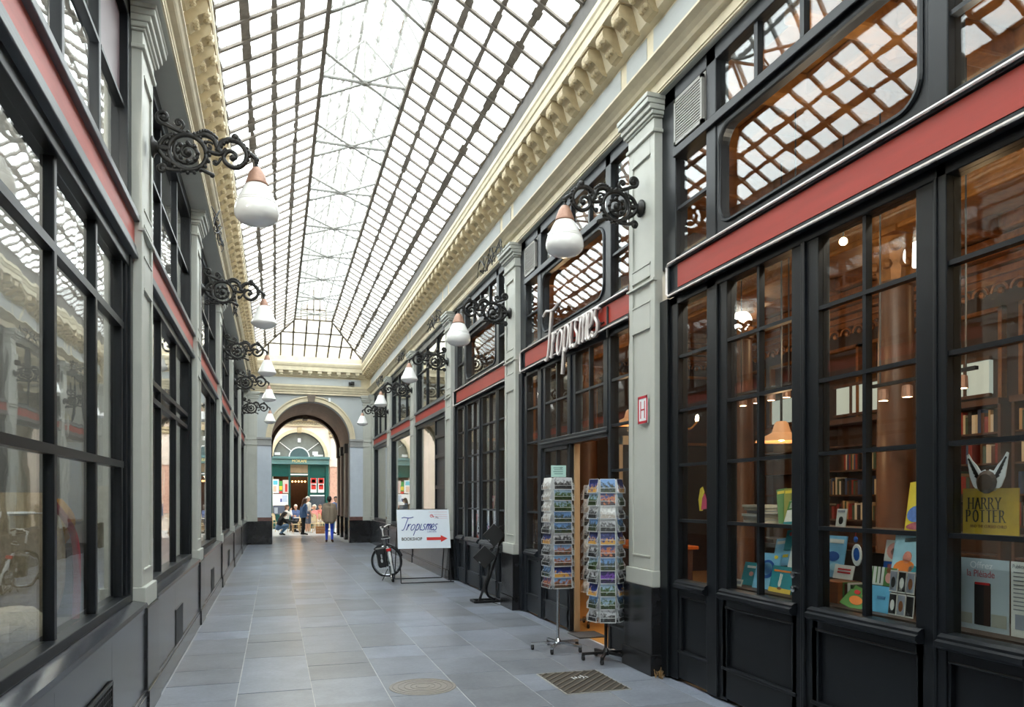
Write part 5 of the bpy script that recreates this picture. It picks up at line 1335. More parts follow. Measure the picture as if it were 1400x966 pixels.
for i, lb in ((0, 'white neon border round the red fascia nearest the camera'), (1, 'white neon border round the red fascia with the handwritten sign'), (2, 'white neon border round the red fascia past the door')):
    y0, y1 = BAYS[i]; a, b = y0 + .04, y1 - .235
    nb_ = thing('neon_border', lb, 'neon tube', (XR + .045, b, 3.70), 0, 'neon borders')
    L_ = b - a
    obj('tube', MB().tube([(0, -L_, .155), (0, -.03, .155), (0, 0, .13), (0, 0, -.115), (0, -.03, -.14), (0, -L_, -.14)], .011, 7), mneon, nb_, smooth=True)
    mb = MB()
    for k in range(9):
        for z in (.155, -.14): mb.box(-.004, .02, -.2 - k * L_ / 9 - .02, -.2 - k * L_ / 9 + .02, z - .014, z + .014)
    tag(obj('clip', mb, M['black'], nb_), kind='stuff')
hs = thing('hydrant_sign', 'white plate with red border and red letter H on the near pilaster', 'sign', (XR + .040, 6.72, 2.43))
obj('plate', MB().box(-.006, 0, -.10, .10, 0, .27), M['white'], hs)
mb = MB()
for a, b, c, d in ((-.10, .10, 0, .025), (-.10, .10, .245, .27), (-.10, -.078, 0, .27), (.078, .10, 0, .27)): mb.box(-.009, -.006, a, b, c, d)
obj('border', mb, mat('hydrant_red', (196, 36, 52), .4, var=0), hs)
obj('letter', MB().box(-.009, -.006, .034, .046, .05, .22).box(-.009, -.006, -.046, -.034, .05, .22).box(-.009, -.006, -.046, .046, .128, .142), mat('hydrant_red', (196, 36, 52), .4, var=0), hs)

# ================================================================ SIGN BOARD
sg = thing('sign_board', 'white bookshop board with blue script and red arrow on a thin black frame', 'sign board', (2.87, 15.0, 0))
mb = MB(); r = .011
fl_, fr_ = -.50, .50
mb.tube([(fl_, -.13, .015), (fl_, .25, 1.47)], r, 7); mb.tube([(fr_, -.13, .015), (fr_, .25, 1.47)], r, 7); mb.tube([(fl_, -.13, .015), (fr_ + .07, -.13, .015)], r, 7)
mb.tube([(fl_, .72, .015), (fl_, .27, 1.47)], r, 7); mb.tube([(fr_, .72, .015), (fr_, .27, 1.47)], r, 7); mb.tube([(fl_, .72, .015), (fr_, .72, .015)], r, 7)
mb.tube([(fl_, .26, 1.46), (fr_, .26, 1.46)], r, 7)
obj('stand_frame', mb, M['black'], sg)
tl = math.atan2(.38, 1.455)
bd = obj('board', MB().box(-.535, .535, -.012, 0, 0, .80), mat('board_white', (226, 236, 246), .4, var=.01), sg)
bd.location = (0, .035, .68); bd.rotation_euler = (-tl, 0, 0)
BM = lambda x, z: basis((1, 0, 0), (0, 0, 1), (x, -.014, z))
mb = MB()
for s in strokes(.3): mb.tube([(-.50 + x * .126, -.0135, .375 + y * .128) for x, y in s], .0085, 5)
obj('script_lettering', mb, M['navy'], bd)
lettering('LIBRAIRIE', .045, mat('script_blue_pale', (126, 132, 176), .5), bd, BM(.07, .325), 'lettering', .001)
lettering('BOOKSHOP', .088, M['ink'], bd, BM(-.46, .165), 'lettering', .002, sx=.88, bold=.0015)
obj('arrow', MB().prism([(.05, .165), (.34, .165), (.34, .125), (.48, .195), (.34, .265), (.34, .225), (.05, .225)], lambda a, b, t: (a, t, b), -.015, -.012), M['signred'], bd)
mb = MB()
for z in (.745, .695, .655, .615): mb.box(.12 if z > .7 else .22, .50, -.014, -.012, z, z + .004)
obj('rule_line', mb, mat('pale_red_ink', (216, 130, 140), .5), bd)
obj('red_mark', MB().tube([(p[0], -.013, p[1]) for p in spiral(.17, .665, .035, .012, 0, 1.4, 14)], .006, 5).ball((.21, -.013, .65), .014, 6, (1, .2, 1)), mat('mark_red', (196, 70, 80), .5), bd)
obj('grey_mark', MB().ball((.27, -.013, .64), .018, 6, (1.3, .15, .7)).ball((.30, -.013, .625), .016, 6, (1, .15, .8)), greyp, bd)

# ================================================================ TWIN SPOTLIGHT STAND
st = thing('spotlight_stand', 'black bent tube stand carrying two square black floodlights turned on edge', 'floodlight stand', (3.20, 11.9, 0))
obj('base_frame', MB().bar((-.13, -.12, .02), (.30, -.12, .02), .03, .035).bar((-.13, .16, .02), (.30, .16, .02), .03, .035).bar((-.13, -.12, .02), (-.13, .16, .02), .03, .035).bar((.30, -.12, .02), (.30, .16, .02), .03, .035), M['black'], st)
obj('stand_tube', MB().tube(spline([(-.06, -.1, .03), (.06, -.08, .34), (.13, -.04, .55), (.12, -.04, .66), (.06, -.03, .70)], 6), .02, 8).tube(spline([(.24, .1, .03), (.13, .05, .1), (.10, .02, .24), (.18, 0, .5), (.28, 0, .8), (.33, 0, 1.0)], 6), .02, 8), M['black'], st, smooth=True)
for (x, y, z, s, nm_) in ((.045, -.06, .74, .27, 'lower'), (.21, -.04, 1.09, .27, 'upper')):
    h = obj('floodlight_head', MB().box(-s / 2, s / 2, -.05, .04, -s / 2, s / 2), M['black'], st, bevel=.008)
    h.location = (x, y, z); h.rotation_euler = (0, math.radians(44), math.radians(-16))
    k = obj('cooling_fin', MB().box(-.03, .03, .0, .10, s / 2 - .01, s / 2 + .05).box(-.012, .012, .0, .05, s / 2, s / 2 + .09), M['black'], h)
    obj('cable_tag', MB().box(-.016, .016, -.055, -.045, -s / 2 + .01, -s / 2 + .028), M['chrome'], h)
tag(obj('power_cable', MB().tube(spline([(3.28, 12.02, .01), (3.36, 11.7, .008), (3.44, 11.5, .012), (3.44, 11.6, .16)], 6), .006, 5), M['black']), 'thin black cable from the floodlight stand to the pilaster foot', 'cable')

# ================================================================ FLOOR COVERS
mh = thing('manhole_cover', 'round brownish stone cover set flush in the slabs', 'manhole cover', (1.27, 6.74, 0))
mbr = mat('worn_bronze_stone', (124, 117, 110), .45, var=.12, scale=30, bump=.1)
obj('cover', MB().lathe([(0, .0055), (.06, .0055), (.062, .004), (.295, .004), (.3, .002), (.3, -.03), (0, -.03)], 48), mbr, mh)
for r_ in (.27, .22, .165, .11, .06): obj('ring_groove', MB().tube([(r_ * math.cos(a), r_ * math.sin(a), .0035) for a in [2 * PI * q / 48 for q in range(48)]], .0035, 5, True), mat('groove_brown', (104, 98, 92), .5, var=.1), mh)
gt = thing('floor_grate', 'square bronze floor plate with diagonal ribs near the postcard rack', 'floor grate', (2.71, 6.48, 0))
mgr = mat('bronze_plate', (112, 104, 92), .4, metal=.4, var=.15, scale=20)
hx, hy = .297, .385
obj('plate', MB().box(-hx, hx, -hy, hy, -.02, .003), mat('bronze_dark', (70, 64, 58), .5, metal=.3, var=.15), gt)
obj('edge_frame', MB().box(-hx - .012, hx + .012, hy, hy + .014, -.02, .006).box(-hx - .012, hx + .012, -hy - .014, -hy, -.02, .006).box(-hx - .014, -hx, -hy, hy, -.02, .006).box(hx, hx + .014, -hy, hy, -.02, .006), mat('pale_metal_edge', (176, 174, 168), .4, metal=.4), gt)
for k in range(-13, 14):
    c = k * .05
    # rib along direction (1, 1) through (c, -c), clipped to the plate
    ts = [(-hx - c), (hx - c), (-hy + c), (hy + c)]
    t0 = max(-hx - c, -hy + c); t1 = min(hx - c, hy + c)
    if t1 - t0 > .03: obj('rib', MB().bar((c + t0, -c + t0, .005), (c + t1, -c + t1, .005), .018, .008), mgr, gt)
mb = MB(); rg = random.Random(2)
for k in range(5): mb.tube(spline([(-.06 + k * .035 + rg.uniform(-.01, .01), .05 + rg.uniform(-.02, .1), .011), (-.04 + k * .035, .1 + rg.uniform(-.03, .03), .011), (-.05 + k * .035, .16 + rg.uniform(-.03, .03), .011)], 4), .004, 5)
obj('chalk_scribble', mb, M['white'], gt)

dw = thing('dry_weeds', 'tuft of dry brown weeds at the foot of the near pilaster', 'weeds', (3.47, 6.40, 0))
rw = random.Random(9); mb = MB()
for k in range(26):
    a = rw.uniform(0, 6.28); r_ = rw.uniform(.0, .05); h = rw.uniform(.02, .09)
    x, y = r_ * math.cos(a), r_ * math.sin(a) * 1.4
    mb.bar((x, y, 0), (x + rw.uniform(-.03, .03), y + rw.uniform(-.03, .03), h), rw.uniform(.004, .016), .003)
tag(obj('stems', mb, mat('dry_straw', (150, 118, 76), .8, var=.3, scale=40), dw), kind='stuff')
# ================================================================ POSTCARD RACKS
PH = [photo_mat('photo_%s' % n, *c) for n, c in (('blue', ((110, 150, 200), (70, 84, 96), (50, 60, 36))), ('night', ((24, 32, 80), (40, 60, 130), (200, 150, 70))), ('grey', ((190, 192, 196), (90, 90, 92), (36, 36, 38))), ('green', ((150, 176, 200), (70, 94, 50), (36, 50, 24))), ('sunset', ((70, 80, 130), (200, 120, 70), (60, 50, 60))), ('brick', ((120, 160, 200), (150, 92, 62), (80, 66, 54))), ('violet', ((40, 26, 90), (110, 60, 160), (30, 30, 60))), ('white', ((238, 238, 236), (206, 206, 204), (170, 160, 150))))]
_pc = {}
def card(x, y, z, rz, w, h, m, label, group, tilt=14):
    """postcard leaning back in its wire pocket; local +x is the outward face normal"""
    key = (w, h, m.name)
    if key not in _pc:
        a = MB(); a.box(-.0015, .0, -w / 2, w / 2, 0, h); b = MB(); b.box(0, .0012, -w / 2 + .003, w / 2 - .003, .003, h - .003)
        _pc[key] = (a.mesh('card', [M['white']]), b.mesh('picture', [m]))
    o = bpy.data.objects.new('postcard', _pc[key][0]); COL.objects.link(o)
    o.location = (x, y, z); o.rotation_euler = Euler((0, -math.radians(tilt), rz)); tag(o, label, 'postcard', group)
    p = bpy.data.objects.new('picture', _pc[key][1]); COL.objects.link(p); p.parent = o
def rack(label, x, y, z0, z1, rows, faces, mpole, mwire, rz, wid, what, base_r=.3, skip=(), tall_low=False, inset=.05, fm=None):
    t = thing('postcard_rack', label, 'postcard rack', (x, y, 0))
    obj('pole', MB().tube([(0, 0, .07), (0, 0, z0 + .02)], .016, 10).tube([(0, 0, z0), (0, 0, z1 + .02)], .009, 8), mpole, t, smooth=True)
    b = obj('star_base', MB(), mpole, t) if False else None
    mb = MB()
    for k in range(5):
        a = 2 * PI * k / 5 + .35; mb.bar((0, 0, .085), (base_r * math.cos(a), base_r * math.sin(a), .07), .03, .026)
    mb.lathe([(.035, .06), (.035, .1), (.02, .13)], 12)
    sb = obj('star_base', mb, mpole, t)
    for k in range(5):
        a = 2 * PI * k / 5 + .35; cx, cy = base_r * math.cos(a) * .95, base_r * math.sin(a) * .95
        obj('caster', MB().lathe([(0, -.012), (.024, -.012), (.026, 0), (.024, .012), (0, .012)], 12, (cy, cx, .026) if False else (cx, cy, .026), 'x').box(cx - .016, cx + .016, cy - .008, cy + .008, .03, .066), M['black'], sb)
    pitch = (z1 - z0) / rows
    # wire cage: uprights and pocket rails
    mb = MB(); hw = wid / 2
    for k in range(faces):
        a = rz + 2 * PI * k / faces
        n = Vector((math.cos(a), math.sin(a), 0)); s = Vector((-math.sin(a), math.cos(a), 0))
        ap = hw / math.tan(PI / faces)
        for sg_ in (-1, 1):
            e = n * ap + s * (hw * sg_ * .92)
            mb.tube([e + Vector((0, 0, z0)), e + Vector((0, 0, z1))], .0035, 4)
        for r_ in range(rows):
            z = z0 + r_ * pitch; f = n * (ap + .035)
            L_ = [n * ap - s * hw * .92 + Vector((0, 0, z)), f - s * hw * .92 + Vector((0, 0, z)), f - s * hw * .92 + Vector((0, 0, z + pitch * .38)), f + s * hw * .92 + Vector((0, 0, z + pitch * .38)), f + s * hw * .92 + Vector((0, 0, z)), n * ap + s * hw * .92 + Vector((0, 0, z))]
            mb.tube(L_, .0028, 4); mb.tube([L_[1], L_[4]], .0028, 4)
            mb.tube([L_[2], n * ap - s * hw * .92 + Vector((0, 0, z + pitch * .8))], .0028, 4); mb.tube([L_[3], n * ap + s * hw * .92 + Vector((0, 0, z + pitch * .8))], .0028, 4)
        mb.tube([n * ap * 0, n * ap + Vector((0, 0, 0))] if False else [Vector((0, 0, z1 - .02)), n * ap + Vector((0, 0, z1 - .02))], .004, 4); mb.tube([Vector((0, 0, z0 + .02)), n * ap + Vector((0, 0, z0 + .02))], .004, 4)
    obj('wire_cage', mb, mwire, t)
    rp = random.Random(int(x * 100))
    fname = ['front', 'second side', 'third side', 'fourth side', 'fifth side', 'sixth side']
    for k in range(faces):
        a = rz + 2 * PI * k / faces; n = Vector((math.cos(a), math.sin(a), 0)); ap = hw / math.tan(PI / faces)
        for r_ in range(rows):
            if (k, r_) in skip: continue
            z = z0 + r_ * pitch + .004; p = n * (ap + .027)
            portrait = tall_low and k != 0 and r_ % 3 == 0
            m = fm(k, r_) if fm else rp.choice(PH)
            card(x + p.x, y + p.y, z, a, wid * (.62 if portrait else .9), pitch * 1.08, m, 'postcard %s from the bottom on the %s of the %s' % (ORD[r_], fname[k], what), 'postcards on the ' + what, 10)
    return t
A_ = math.atan2(-7.9, -3.02)    # towards the viewer
rack('chrome spinner rack of postcards on a star base in front of the bookshop door', 3.02, 7.92, .70, 1.91, 10, 4, M['chrome'], M['wire'], A_ + .42, .235, 'chrome spinner rack', .3,
     fm=lambda k, r_: PH[[5, 1, 5, 5, 2, 0, 0, 3, 3, 2, 7][r_] if k == 0 else ([4, 0, 2, 2, 1, 2, 7, 7, 7, 7][r_])])
hd = thing('header_card', 'pale green printed header card on top of the chrome spinner rack', 'card', (3.02, 7.90, 1.93), A_ + .2)
obj('card', MB().box(-.002, .0, -.085, .085, 0, .13), mat('pale_mint_card', (176, 212, 204), .5, var=.02), hd)
mb = MB()
for k in range(4): mb.box(0, .001, -.06 + .01 * (k % 2), .05, .1 - k * .022, .106 - k * .022)
mb.tube([(.001, p[0], p[1]) for p in spiral(.03, .1, .016, .004, 0, 1.3, 10)], .002, 4)
obj('print', mb, mat('dark_teal_ink', (60, 100, 100), .5), hd)
rack('black spinner rack of postcards beside the near pilaster, under its own black pole', 3.30, 7.25, .42, 1.88, 11, 6, M['black'], M['wire'], A_ + .06, .172, 'black spinner rack', .25,
     fm=lambda k, r_: PH[[2, 3, 3, 6, 0, 4, 1, 2, 7, 4, 0][r_] if k == 0 else [2, 0, 1, 2, 3, 2, 1, 0, 2, 3, 1][r_]])
rack('narrow chrome rack of black and white postcards just inside the door', 4.02, 9.28, .45, 1.85, 8, 4, M['chrome'], M['wire'], A_ - .2, .19, 'narrow inside rack', .26, fm=lambda k, r_: PH[2 if (r_ + k) % 3 else 7])

# ================================================================ BICYCLE
def bicycle():
    b = thing('bicycle', 'parked black city bicycle with a black pannier leaning beside the sign board', 'bicycle', (2.28, 15.35, 0))
    b.rotation_euler = Euler((0, math.radians(-9), math.radians(-4)))
    R = .335; WB = 1.05
    steer = math.radians(66)
    mfr = mat('bike_dark_paint', (30, 32, 36), .3, var=.05); msil = M['chrome']
    def wheel_parts(name, root_loc, ang):
        w = empty(name, root_loc); w.parent = b; w.rotation_euler = (0, 0, ang)
        obj('tyre', MB().tube([(0, R * math.cos(a), R * math.sin(a)) for a in [2 * PI * q / 40 for q in range(40)]], .02, 8, True), M['rubber'], w, smooth=True)
        obj('rim', MB().tube([(0, (R - .03) * math.cos(a), (R - .03) * math.sin(a)) for a in [2 * PI * q / 40 for q in range(40)]], .011, 6, True), msil, w, smooth=True)
        mb = MB()
        for q in range(24):
            a = 2 * PI * q / 24; s = .03 if q % 2 else -.03
            mb.tube([(s, .02 * math.cos(a + .9), .02 * math.sin(a + .9)), (0, (R - .03) * math.cos(a), (R - .03) * math.sin(a))], .0016, 3)
        obj('spokes', mb, msil, w)
        obj('hub', MB().lathe([(0, -.06), (.012, -.05), (.028, -.035), (.016, -.02), (.016, .02), (.028, .035), (.012, .05), (0, .06)], 12, (0, 0, 0), 'x'), msil, w)
        return w
    wheel_parts('rear_wheel', (0, 0, R), 0)
    wheel_parts('front_wheel', (0, WB, R), steer)
    ht, hb = Vector((0, .86, .86)), Vector((0, .92, .62)); bbk = Vector((0, .43, .28)); stp = Vector((0, .22, .74)); ax = Vector((0, 0, R))
    mb = MB()
    mb.tube([ht, hb], .019, 8); mb.tube(spline([hb, (0, .68, .42), bbk], 5), .019, 8); mb.tube([bbk, stp], .016, 8); mb.tube(spline([ht + Vector((0, 0, -.06)), (0, .6, .56), (0, .34, .48)], 5), .017, 8)
    for s in (-1, 1): mb.tube([bbk + Vector((s * .02, 0, 0)), ax + Vector((s * .06, 0, 0))], .01, 6); mb.tube([stp + Vector((s * .015, 0, -.05)), ax + Vector((s * .06, 0, 0))], .009, 6)
    obj('frame', mb, mfr, b, smooth=True)
    # front fork and handlebar, turned
    C, S_ = math.cos(steer), math.sin(steer)
    def rt_(p):
        x, y, z = p; y -= WB - .1; y0 = WB - .1
        return (x * C - y * S_, y0 + x * S_ + y * C, z)
    mb = MB()
    for s in (-1, 1): mb.tube([(s * .055, WB, R), (s * .05, WB - .02, .66)], .012, 6)
    mb.tube([(-.055, WB - .02, .66), (.055, WB - .02, .66)], .014, 6); mb.tube([hb, (0, WB - .03, .66)], .014, 6)
    obj('fork', mb, msil, b)
    mb = MB(); mb.tube([ht, (0, .84, 1.0)], .014, 8)
    bars = spline([rt_(p) for p in ((-.29, .70, 1.03), (-.26, .86, 1.10), (-.1, .93, 1.07), (0, .94, 1.03), (.1, .93, 1.07), (.26, .86, 1.10), (.29, .70, 1.03))], 6)
    mb.tube(bars, .0125, 8)
    mb.tube([(0, .84, 1.0), rt_((0, .94, 1.03))], .014, 8)
    hbr = obj('handlebar', mb, mat('white_handlebar', (222, 222, 220), .3, var=0), b, smooth=True)
    for e in (bars[:6], bars[-6:]): obj('grip', MB().tube(e, .018, 8), M['black'], hbr, smooth=True)
    obj('brake_lever', MB().tube([rt_((-.2, .90, 1.08)), rt_((-.25, .98, 1.03))], .007, 5).tube([rt_((.2, .90, 1.08)), rt_((.25, .98, 1.03))], .007, 5), M['black'], hbr)
    # seat
    obj('seat_post', MB().tube([stp, (0, .17, .90)], .013, 8), msil, b)
    mb = MB()
    prof = [(.0, -.15), (.06, -.14), (.085, -.08), (.08, -.02), (.04, .06), (.025, .12), (0, .135)]
    pl = [(x, y) for x, y in prof] + [(-x, y) for x, y in prof[-2:0:-1]]
    mb.prism(pl, lambda a, c, t: (a * (1 - .25 * (t > .05)), .17 + c, .88 + t), 0, .055)
    obj('saddle', mb, M['black'], b, bevel=.015)
    obj('saddle_trim', MB().tube([(a * 1.02, .17 + c * 1.02, .885) for a, c in pl], .006, 5, True), M['wire'], b)
    # mudguards, carrier, lights
    for yc, ang, a0, a1, nm_ in ((0, 0, 10, 200, 'rear_mudguard'), (WB, steer, 50, 170, 'front_mudguard')):
        pts = []
        for q in range(17):
            a = math.radians(a0 + (a1 - a0) * q / 16); y = (R + .035) * math.cos(a); z = R + (R + .035) * math.sin(a)
            pts.append((-y * math.sin(ang), yc + y * math.cos(ang), z))
        mg = MB()
        mg.tube(pts, .022, 6)
        obj(nm_, mg, mat('mudguard_white', (214, 216, 216), .3, var=.02) if yc == 0 else mfr, b, smooth=True)
    mb = MB()
    for s in (-1, 1): mb.tube([(s * .06, .2, .70), (s * .06, -.22, .72)], .007, 5); mb.tube([(s * .06, 0, R), (s * .06, -.12, .71)], .006, 5); mb.tube([(s * .06, 0, R), (s * .06, .02, .71)], .006, 5)
    for y in (-.22, -.05, .12): mb.tube([(-.06, y, .715), (.06, y, .715)], .006, 5)
    obj('carrier', mb, M['black'], b)
    obj('rear_light', MB().box(-.045, .045, -.27, -.235, .64, .70), mat('rear_red', (200, 30, 30), .25, var=0), b, bevel=.01)
    obj('reflector_plate', MB().box(-.03, .03, -.30, -.275, .44, .60), M['wire'], b, bevel=.008)
    pn = obj('pannier', MB().box(-.235, -.075, -.17, .19, .33, .70), mat('pannier_black', (24, 24, 26), .7, var=.15, scale=30), b, bevel=.03)
    obj('pannier_flap', MB().box(-.245, -.07, -.178, .198, .58, .715), mat('pannier_black', (24, 24, 26), .7), pn, bevel=.02)
    obj('pannier_reflector', MB().ball((-.16, -.172, .47), .03, 8, (.7, .15, 1.4)), M['wire'], pn)
    obj('pannier_buckle', MB().box(-.17, -.14, -.182, -.17, .52, .60), M['chrome'], pn)
    # drive
    obj('chain_guard', MB().tube([(.06, .0, .33), (.065, .22, .36), (.065, .45, .37), (.065, .52, .28), (.065, .44, .2), (.06, .2, .25), (.06, 0, .31)], .012, 5), M['black'], b)
    obj('crank', MB().tube([(.09, .43, .28), (.09, .50, .13)], .01, 6).tube([(-.09, .43, .28), (-.09, .36, .43)], .01, 6).tube([(-.09, .43, .28), (.09, .43, .28)], .014, 8), msil, b)
    for x, y, z in ((.14, .50, .13), (-.14, .36, .43)): obj('pedal', MB().box(x - .045, x + .045, y - .04, y + .04, z - .01, z + .01), M['black'], b)
    obj('kickstand', MB().tube([(-.05, .16, .26), (-.20, .10, .045)], .008, 6), M['black'], b)
    return b
bicycle()

# ================================================================ SACKCLOTH DISPLAY IN THE FACING WINDOW
msack = mat('sackcloth', (176, 158, 130), .9, var=.2, scale=40, bump=.3)
def drape(name, label, cat, x, y, z, w, h, m, seed, bulge=.12):
    """A hanging or heaped cloth with folds: closed, thick sheet."""
    r = random.Random(seed); nu, nv = 26, 16
    t = thing(name, label, cat, (x, y, z))
    ph = [r.uniform(0, 6) for _ in range(4)]
    def P(u, v, k):
        a = 2 * PI * u
        rad = w * (.34 + .3 * math.sin(PI * min(1, (1 - v) * .9 + .05)) ) * (1 + .10 * math.sin(5 * a + ph[0] + 3 * v) + .06 * math.sin(9 * a + ph[1]))
        return ((rad * .7) * math.cos(a), rad * math.sin(a), h * v + .03 * math.sin(3 * a + ph[2]) * (1 - v))
    vs = []; fs = []
    for j in range(nv + 1):
        for i in range(nu): vs.append(P(i / nu, j / nv, 0))
    for j in range(nv):
        for i in range(nu): fs.append((j * nu + i, j * nu + (i + 1) % nu, (j + 1) * nu + (i + 1) % nu, (j + 1) * nu + i))
    fs.append(tuple(range(nu - 1, -1, -1))); fs.append(tuple(nv * nu + i for i in range(nu)))
    mb = MB(); mb.add(vs, fs); o = obj('cloth', mb, m, t, smooth=True)
    return t
d1 = drape('sackcloth_bundle', 'big beige sackcloth bundle with a red ribbon in the facing shop window', 'cloth', -1.46, 5.15, .87, .56, .86, msack, 3)
obj('ribbon', MB().tube(spline([(.24, -.2, .80), (.31, -.06, .62), (.31, .04, .35), (.29, .08, .06)], 6), .022, 6), mat('ribbon_red', (150, 40, 52), .6), d1, smooth=True)
obj('tie_cord', MB().tube([(.2 * math.cos(a), .27 * math.sin(a), .74) for a in [2 * PI * q / 16 for q in range(16)]], .012, 5, True), M['wire'], d1)
drape('sackcloth_heap', 'low crumpled pale sackcloth heap at the foot of the big bundle', 'cloth', -1.34, 4.62, .87, .34, .24, mat('sackcloth_pale', (198, 186, 162), .9, var=.2, scale=40, bump=.3), 9)
drape('draped_coat', 'tall printed sackcloth garment hanging beside the pilaster in the facing window', 'garment', -1.25, 6.50, .87, .24, .92, mat('sackcloth_grey', (176, 168, 148), .9, var=.35, scale=14), 5)
drape('ochre_bag', 'ochre cloth bag lying on a dark plinth in the facing window', 'bag', -1.62, 6.30, 1.352, .40, .34, mat('ochre_cloth', (206, 150, 72), .8, var=.2, scale=20), 6)
tag(obj('display_plinth', MB().box(-1.9, -1.36, 6.0, 6.6, .865, 1.35), mat('dark_plinth', (60, 54, 48), .6, var=.15)), 'dark display plinth under the ochre cloth bag', 'plinth')
tag(obj('paper_tag', MB().box(-1.27, -1.17, 5.8, 6.0, .862, .868), M['white']), 'white paper card lying on the facing window floor', 'card')
# ================================================================ PEOPLE
SKIN = mat('skin', (206, 160, 134), .5, var=.06, scale=20)
def capsule(mb, a, b, ra, rb, n=14):
    a = Vector(a); b = Vector(b); d = b - a; L_ = d.length
    if L_ < 1e-5: d = Vector((0, 0, 1))
    d.normalize(); u = d.orthogonal().normalized(); w = d.cross(u)
    rings = []
    for i in range(1, 5):
        t = PI / 2 * i / 4; rings.append((a - d * ra * math.cos(t), ra * math.sin(t)))
    for i in range(0, 4):
        t = PI / 2 * i / 4; rings.append((b + d * rb * math.sin(t), rb * math.cos(t)))
    vs = [a - d * ra]; fs = []
    for c, r in rings:
        for j in range(n): vs.append(c + (u * math.cos(2 * PI * j / n) + w * math.sin(2 * PI * j / n)) * r)
    vs.append(b + d * rb); k = len(rings)
    for j in range(n): fs.append((0, 1 + (j + 1) % n, 1 + j))
    for i in range(k - 1):
        for j in range(n):
            j2 = (j + 1) % n; fs.append((1 + i * n + j, 1 + i * n + j2, 1 + (i + 1) * n + j2, 1 + (i + 1) * n + j))
    for j in range(n): fs.append((1 + (k - 1) * n + j, 1 + (k - 1) * n + (j + 1) % n, len(vs) - 1))
    mb.add(vs, fs)
def fuse(name, segs, mats, parent, vox=.011, smooth_it=4):
    """One continuous closed surface out of overlapping tapered limbs, coloured by the nearest limb."""
    mb = MB()
    for s in segs: capsule(mb, s[0], s[1], s[2], s[3])
    me = bpy.data.meshes.new(name); me.from_pydata([tuple(v) for v in mb.v], [], mb.f)
    o = bpy.data.objects.new(name, me); COL.objects.link(o)
    m = o.modifiers.new('fuse', 'REMESH'); m.mode = 'VOXEL'; m.voxel_size = vox
    s = o.modifiers.new('soften', 'SMOOTH'); s.factor = .5; s.iterations = smooth_it
    dg = bpy.context.evaluated_depsgraph_get(); me2 = bpy.data.meshes.new_from_object(o.evaluated_get(dg))
    o.modifiers.clear(); o.data = me2; bpy.data.meshes.remove(me)
    me2.materials.clear()
    for q in mats: me2.materials.append(q)
    S_ = [(Vector(s[0]), Vector(s[1]), s[2], s[3], s[4]) for s in segs]
    idx = []
    for p in me2.polygons:
        c = p.center; best = 9; bi = 0
        for a, b, ra, rb, mi in S_:
            d = b - a; l2 = d.length_squared
            t = max(0, min(1, (c - a).dot(d) / l2)) if l2 > 1e-9 else 0
            e = (c - (a + d * t)).length - (ra + (rb - ra) * t)
            if e < best: best = e; bi = mi
        idx.append(bi)
    me2.polygons.foreach_set('material_index', idx); me2.polygons.foreach_set('use_smooth', [True] * len(me2.polygons)); me2.update()
    o.parent = parent
    return o
def hand(segs, wrist, direction, palm_n, mi, curl=.5, thumb_side=1):
    w = Vector(wrist); d = Vector(direction).normalized(); n = Vector(palm_n); n = (n - d * n.dot(d)).normalized(); s = d.cross(n)
    segs.append((w, w + d * .05 + s * .02, .026, .024, mi)); segs.append((w, w + d * .05 - s * .02, .026, .024, mi)); segs.append((w + d * .05 + s * .022, w + d * .05 - s * .022, .022, .022, mi))
    for k, L_ in enumerate((.072, .08, .075, .058)):
        b = w + d * .07 + s * (.033 - .022 * k) * thumb_side
        e1 = b + (d * math.cos(curl) + n * math.sin(curl)) * L_ * .5
        e2 = e1 + (d * math.cos(curl * 2) + n * math.sin(curl * 2)) * L_ * .5
        segs.append((b, e1, .0095, .009, mi)); segs.append((e1, e2, .009, .008, mi))
    b = w + d * .025 + s * .034 * thumb_side
    e1 = b + (d * .7 + s * .6 * thumb_side + n * .3).normalized() * .035; e2 = e1 + (d * .9 + s * .15 * thumb_side + n * .4).normalized() * .03
    segs.append((b, e1, .012, .011, mi)); segs.append((e1, e2, .011, .009, mi))
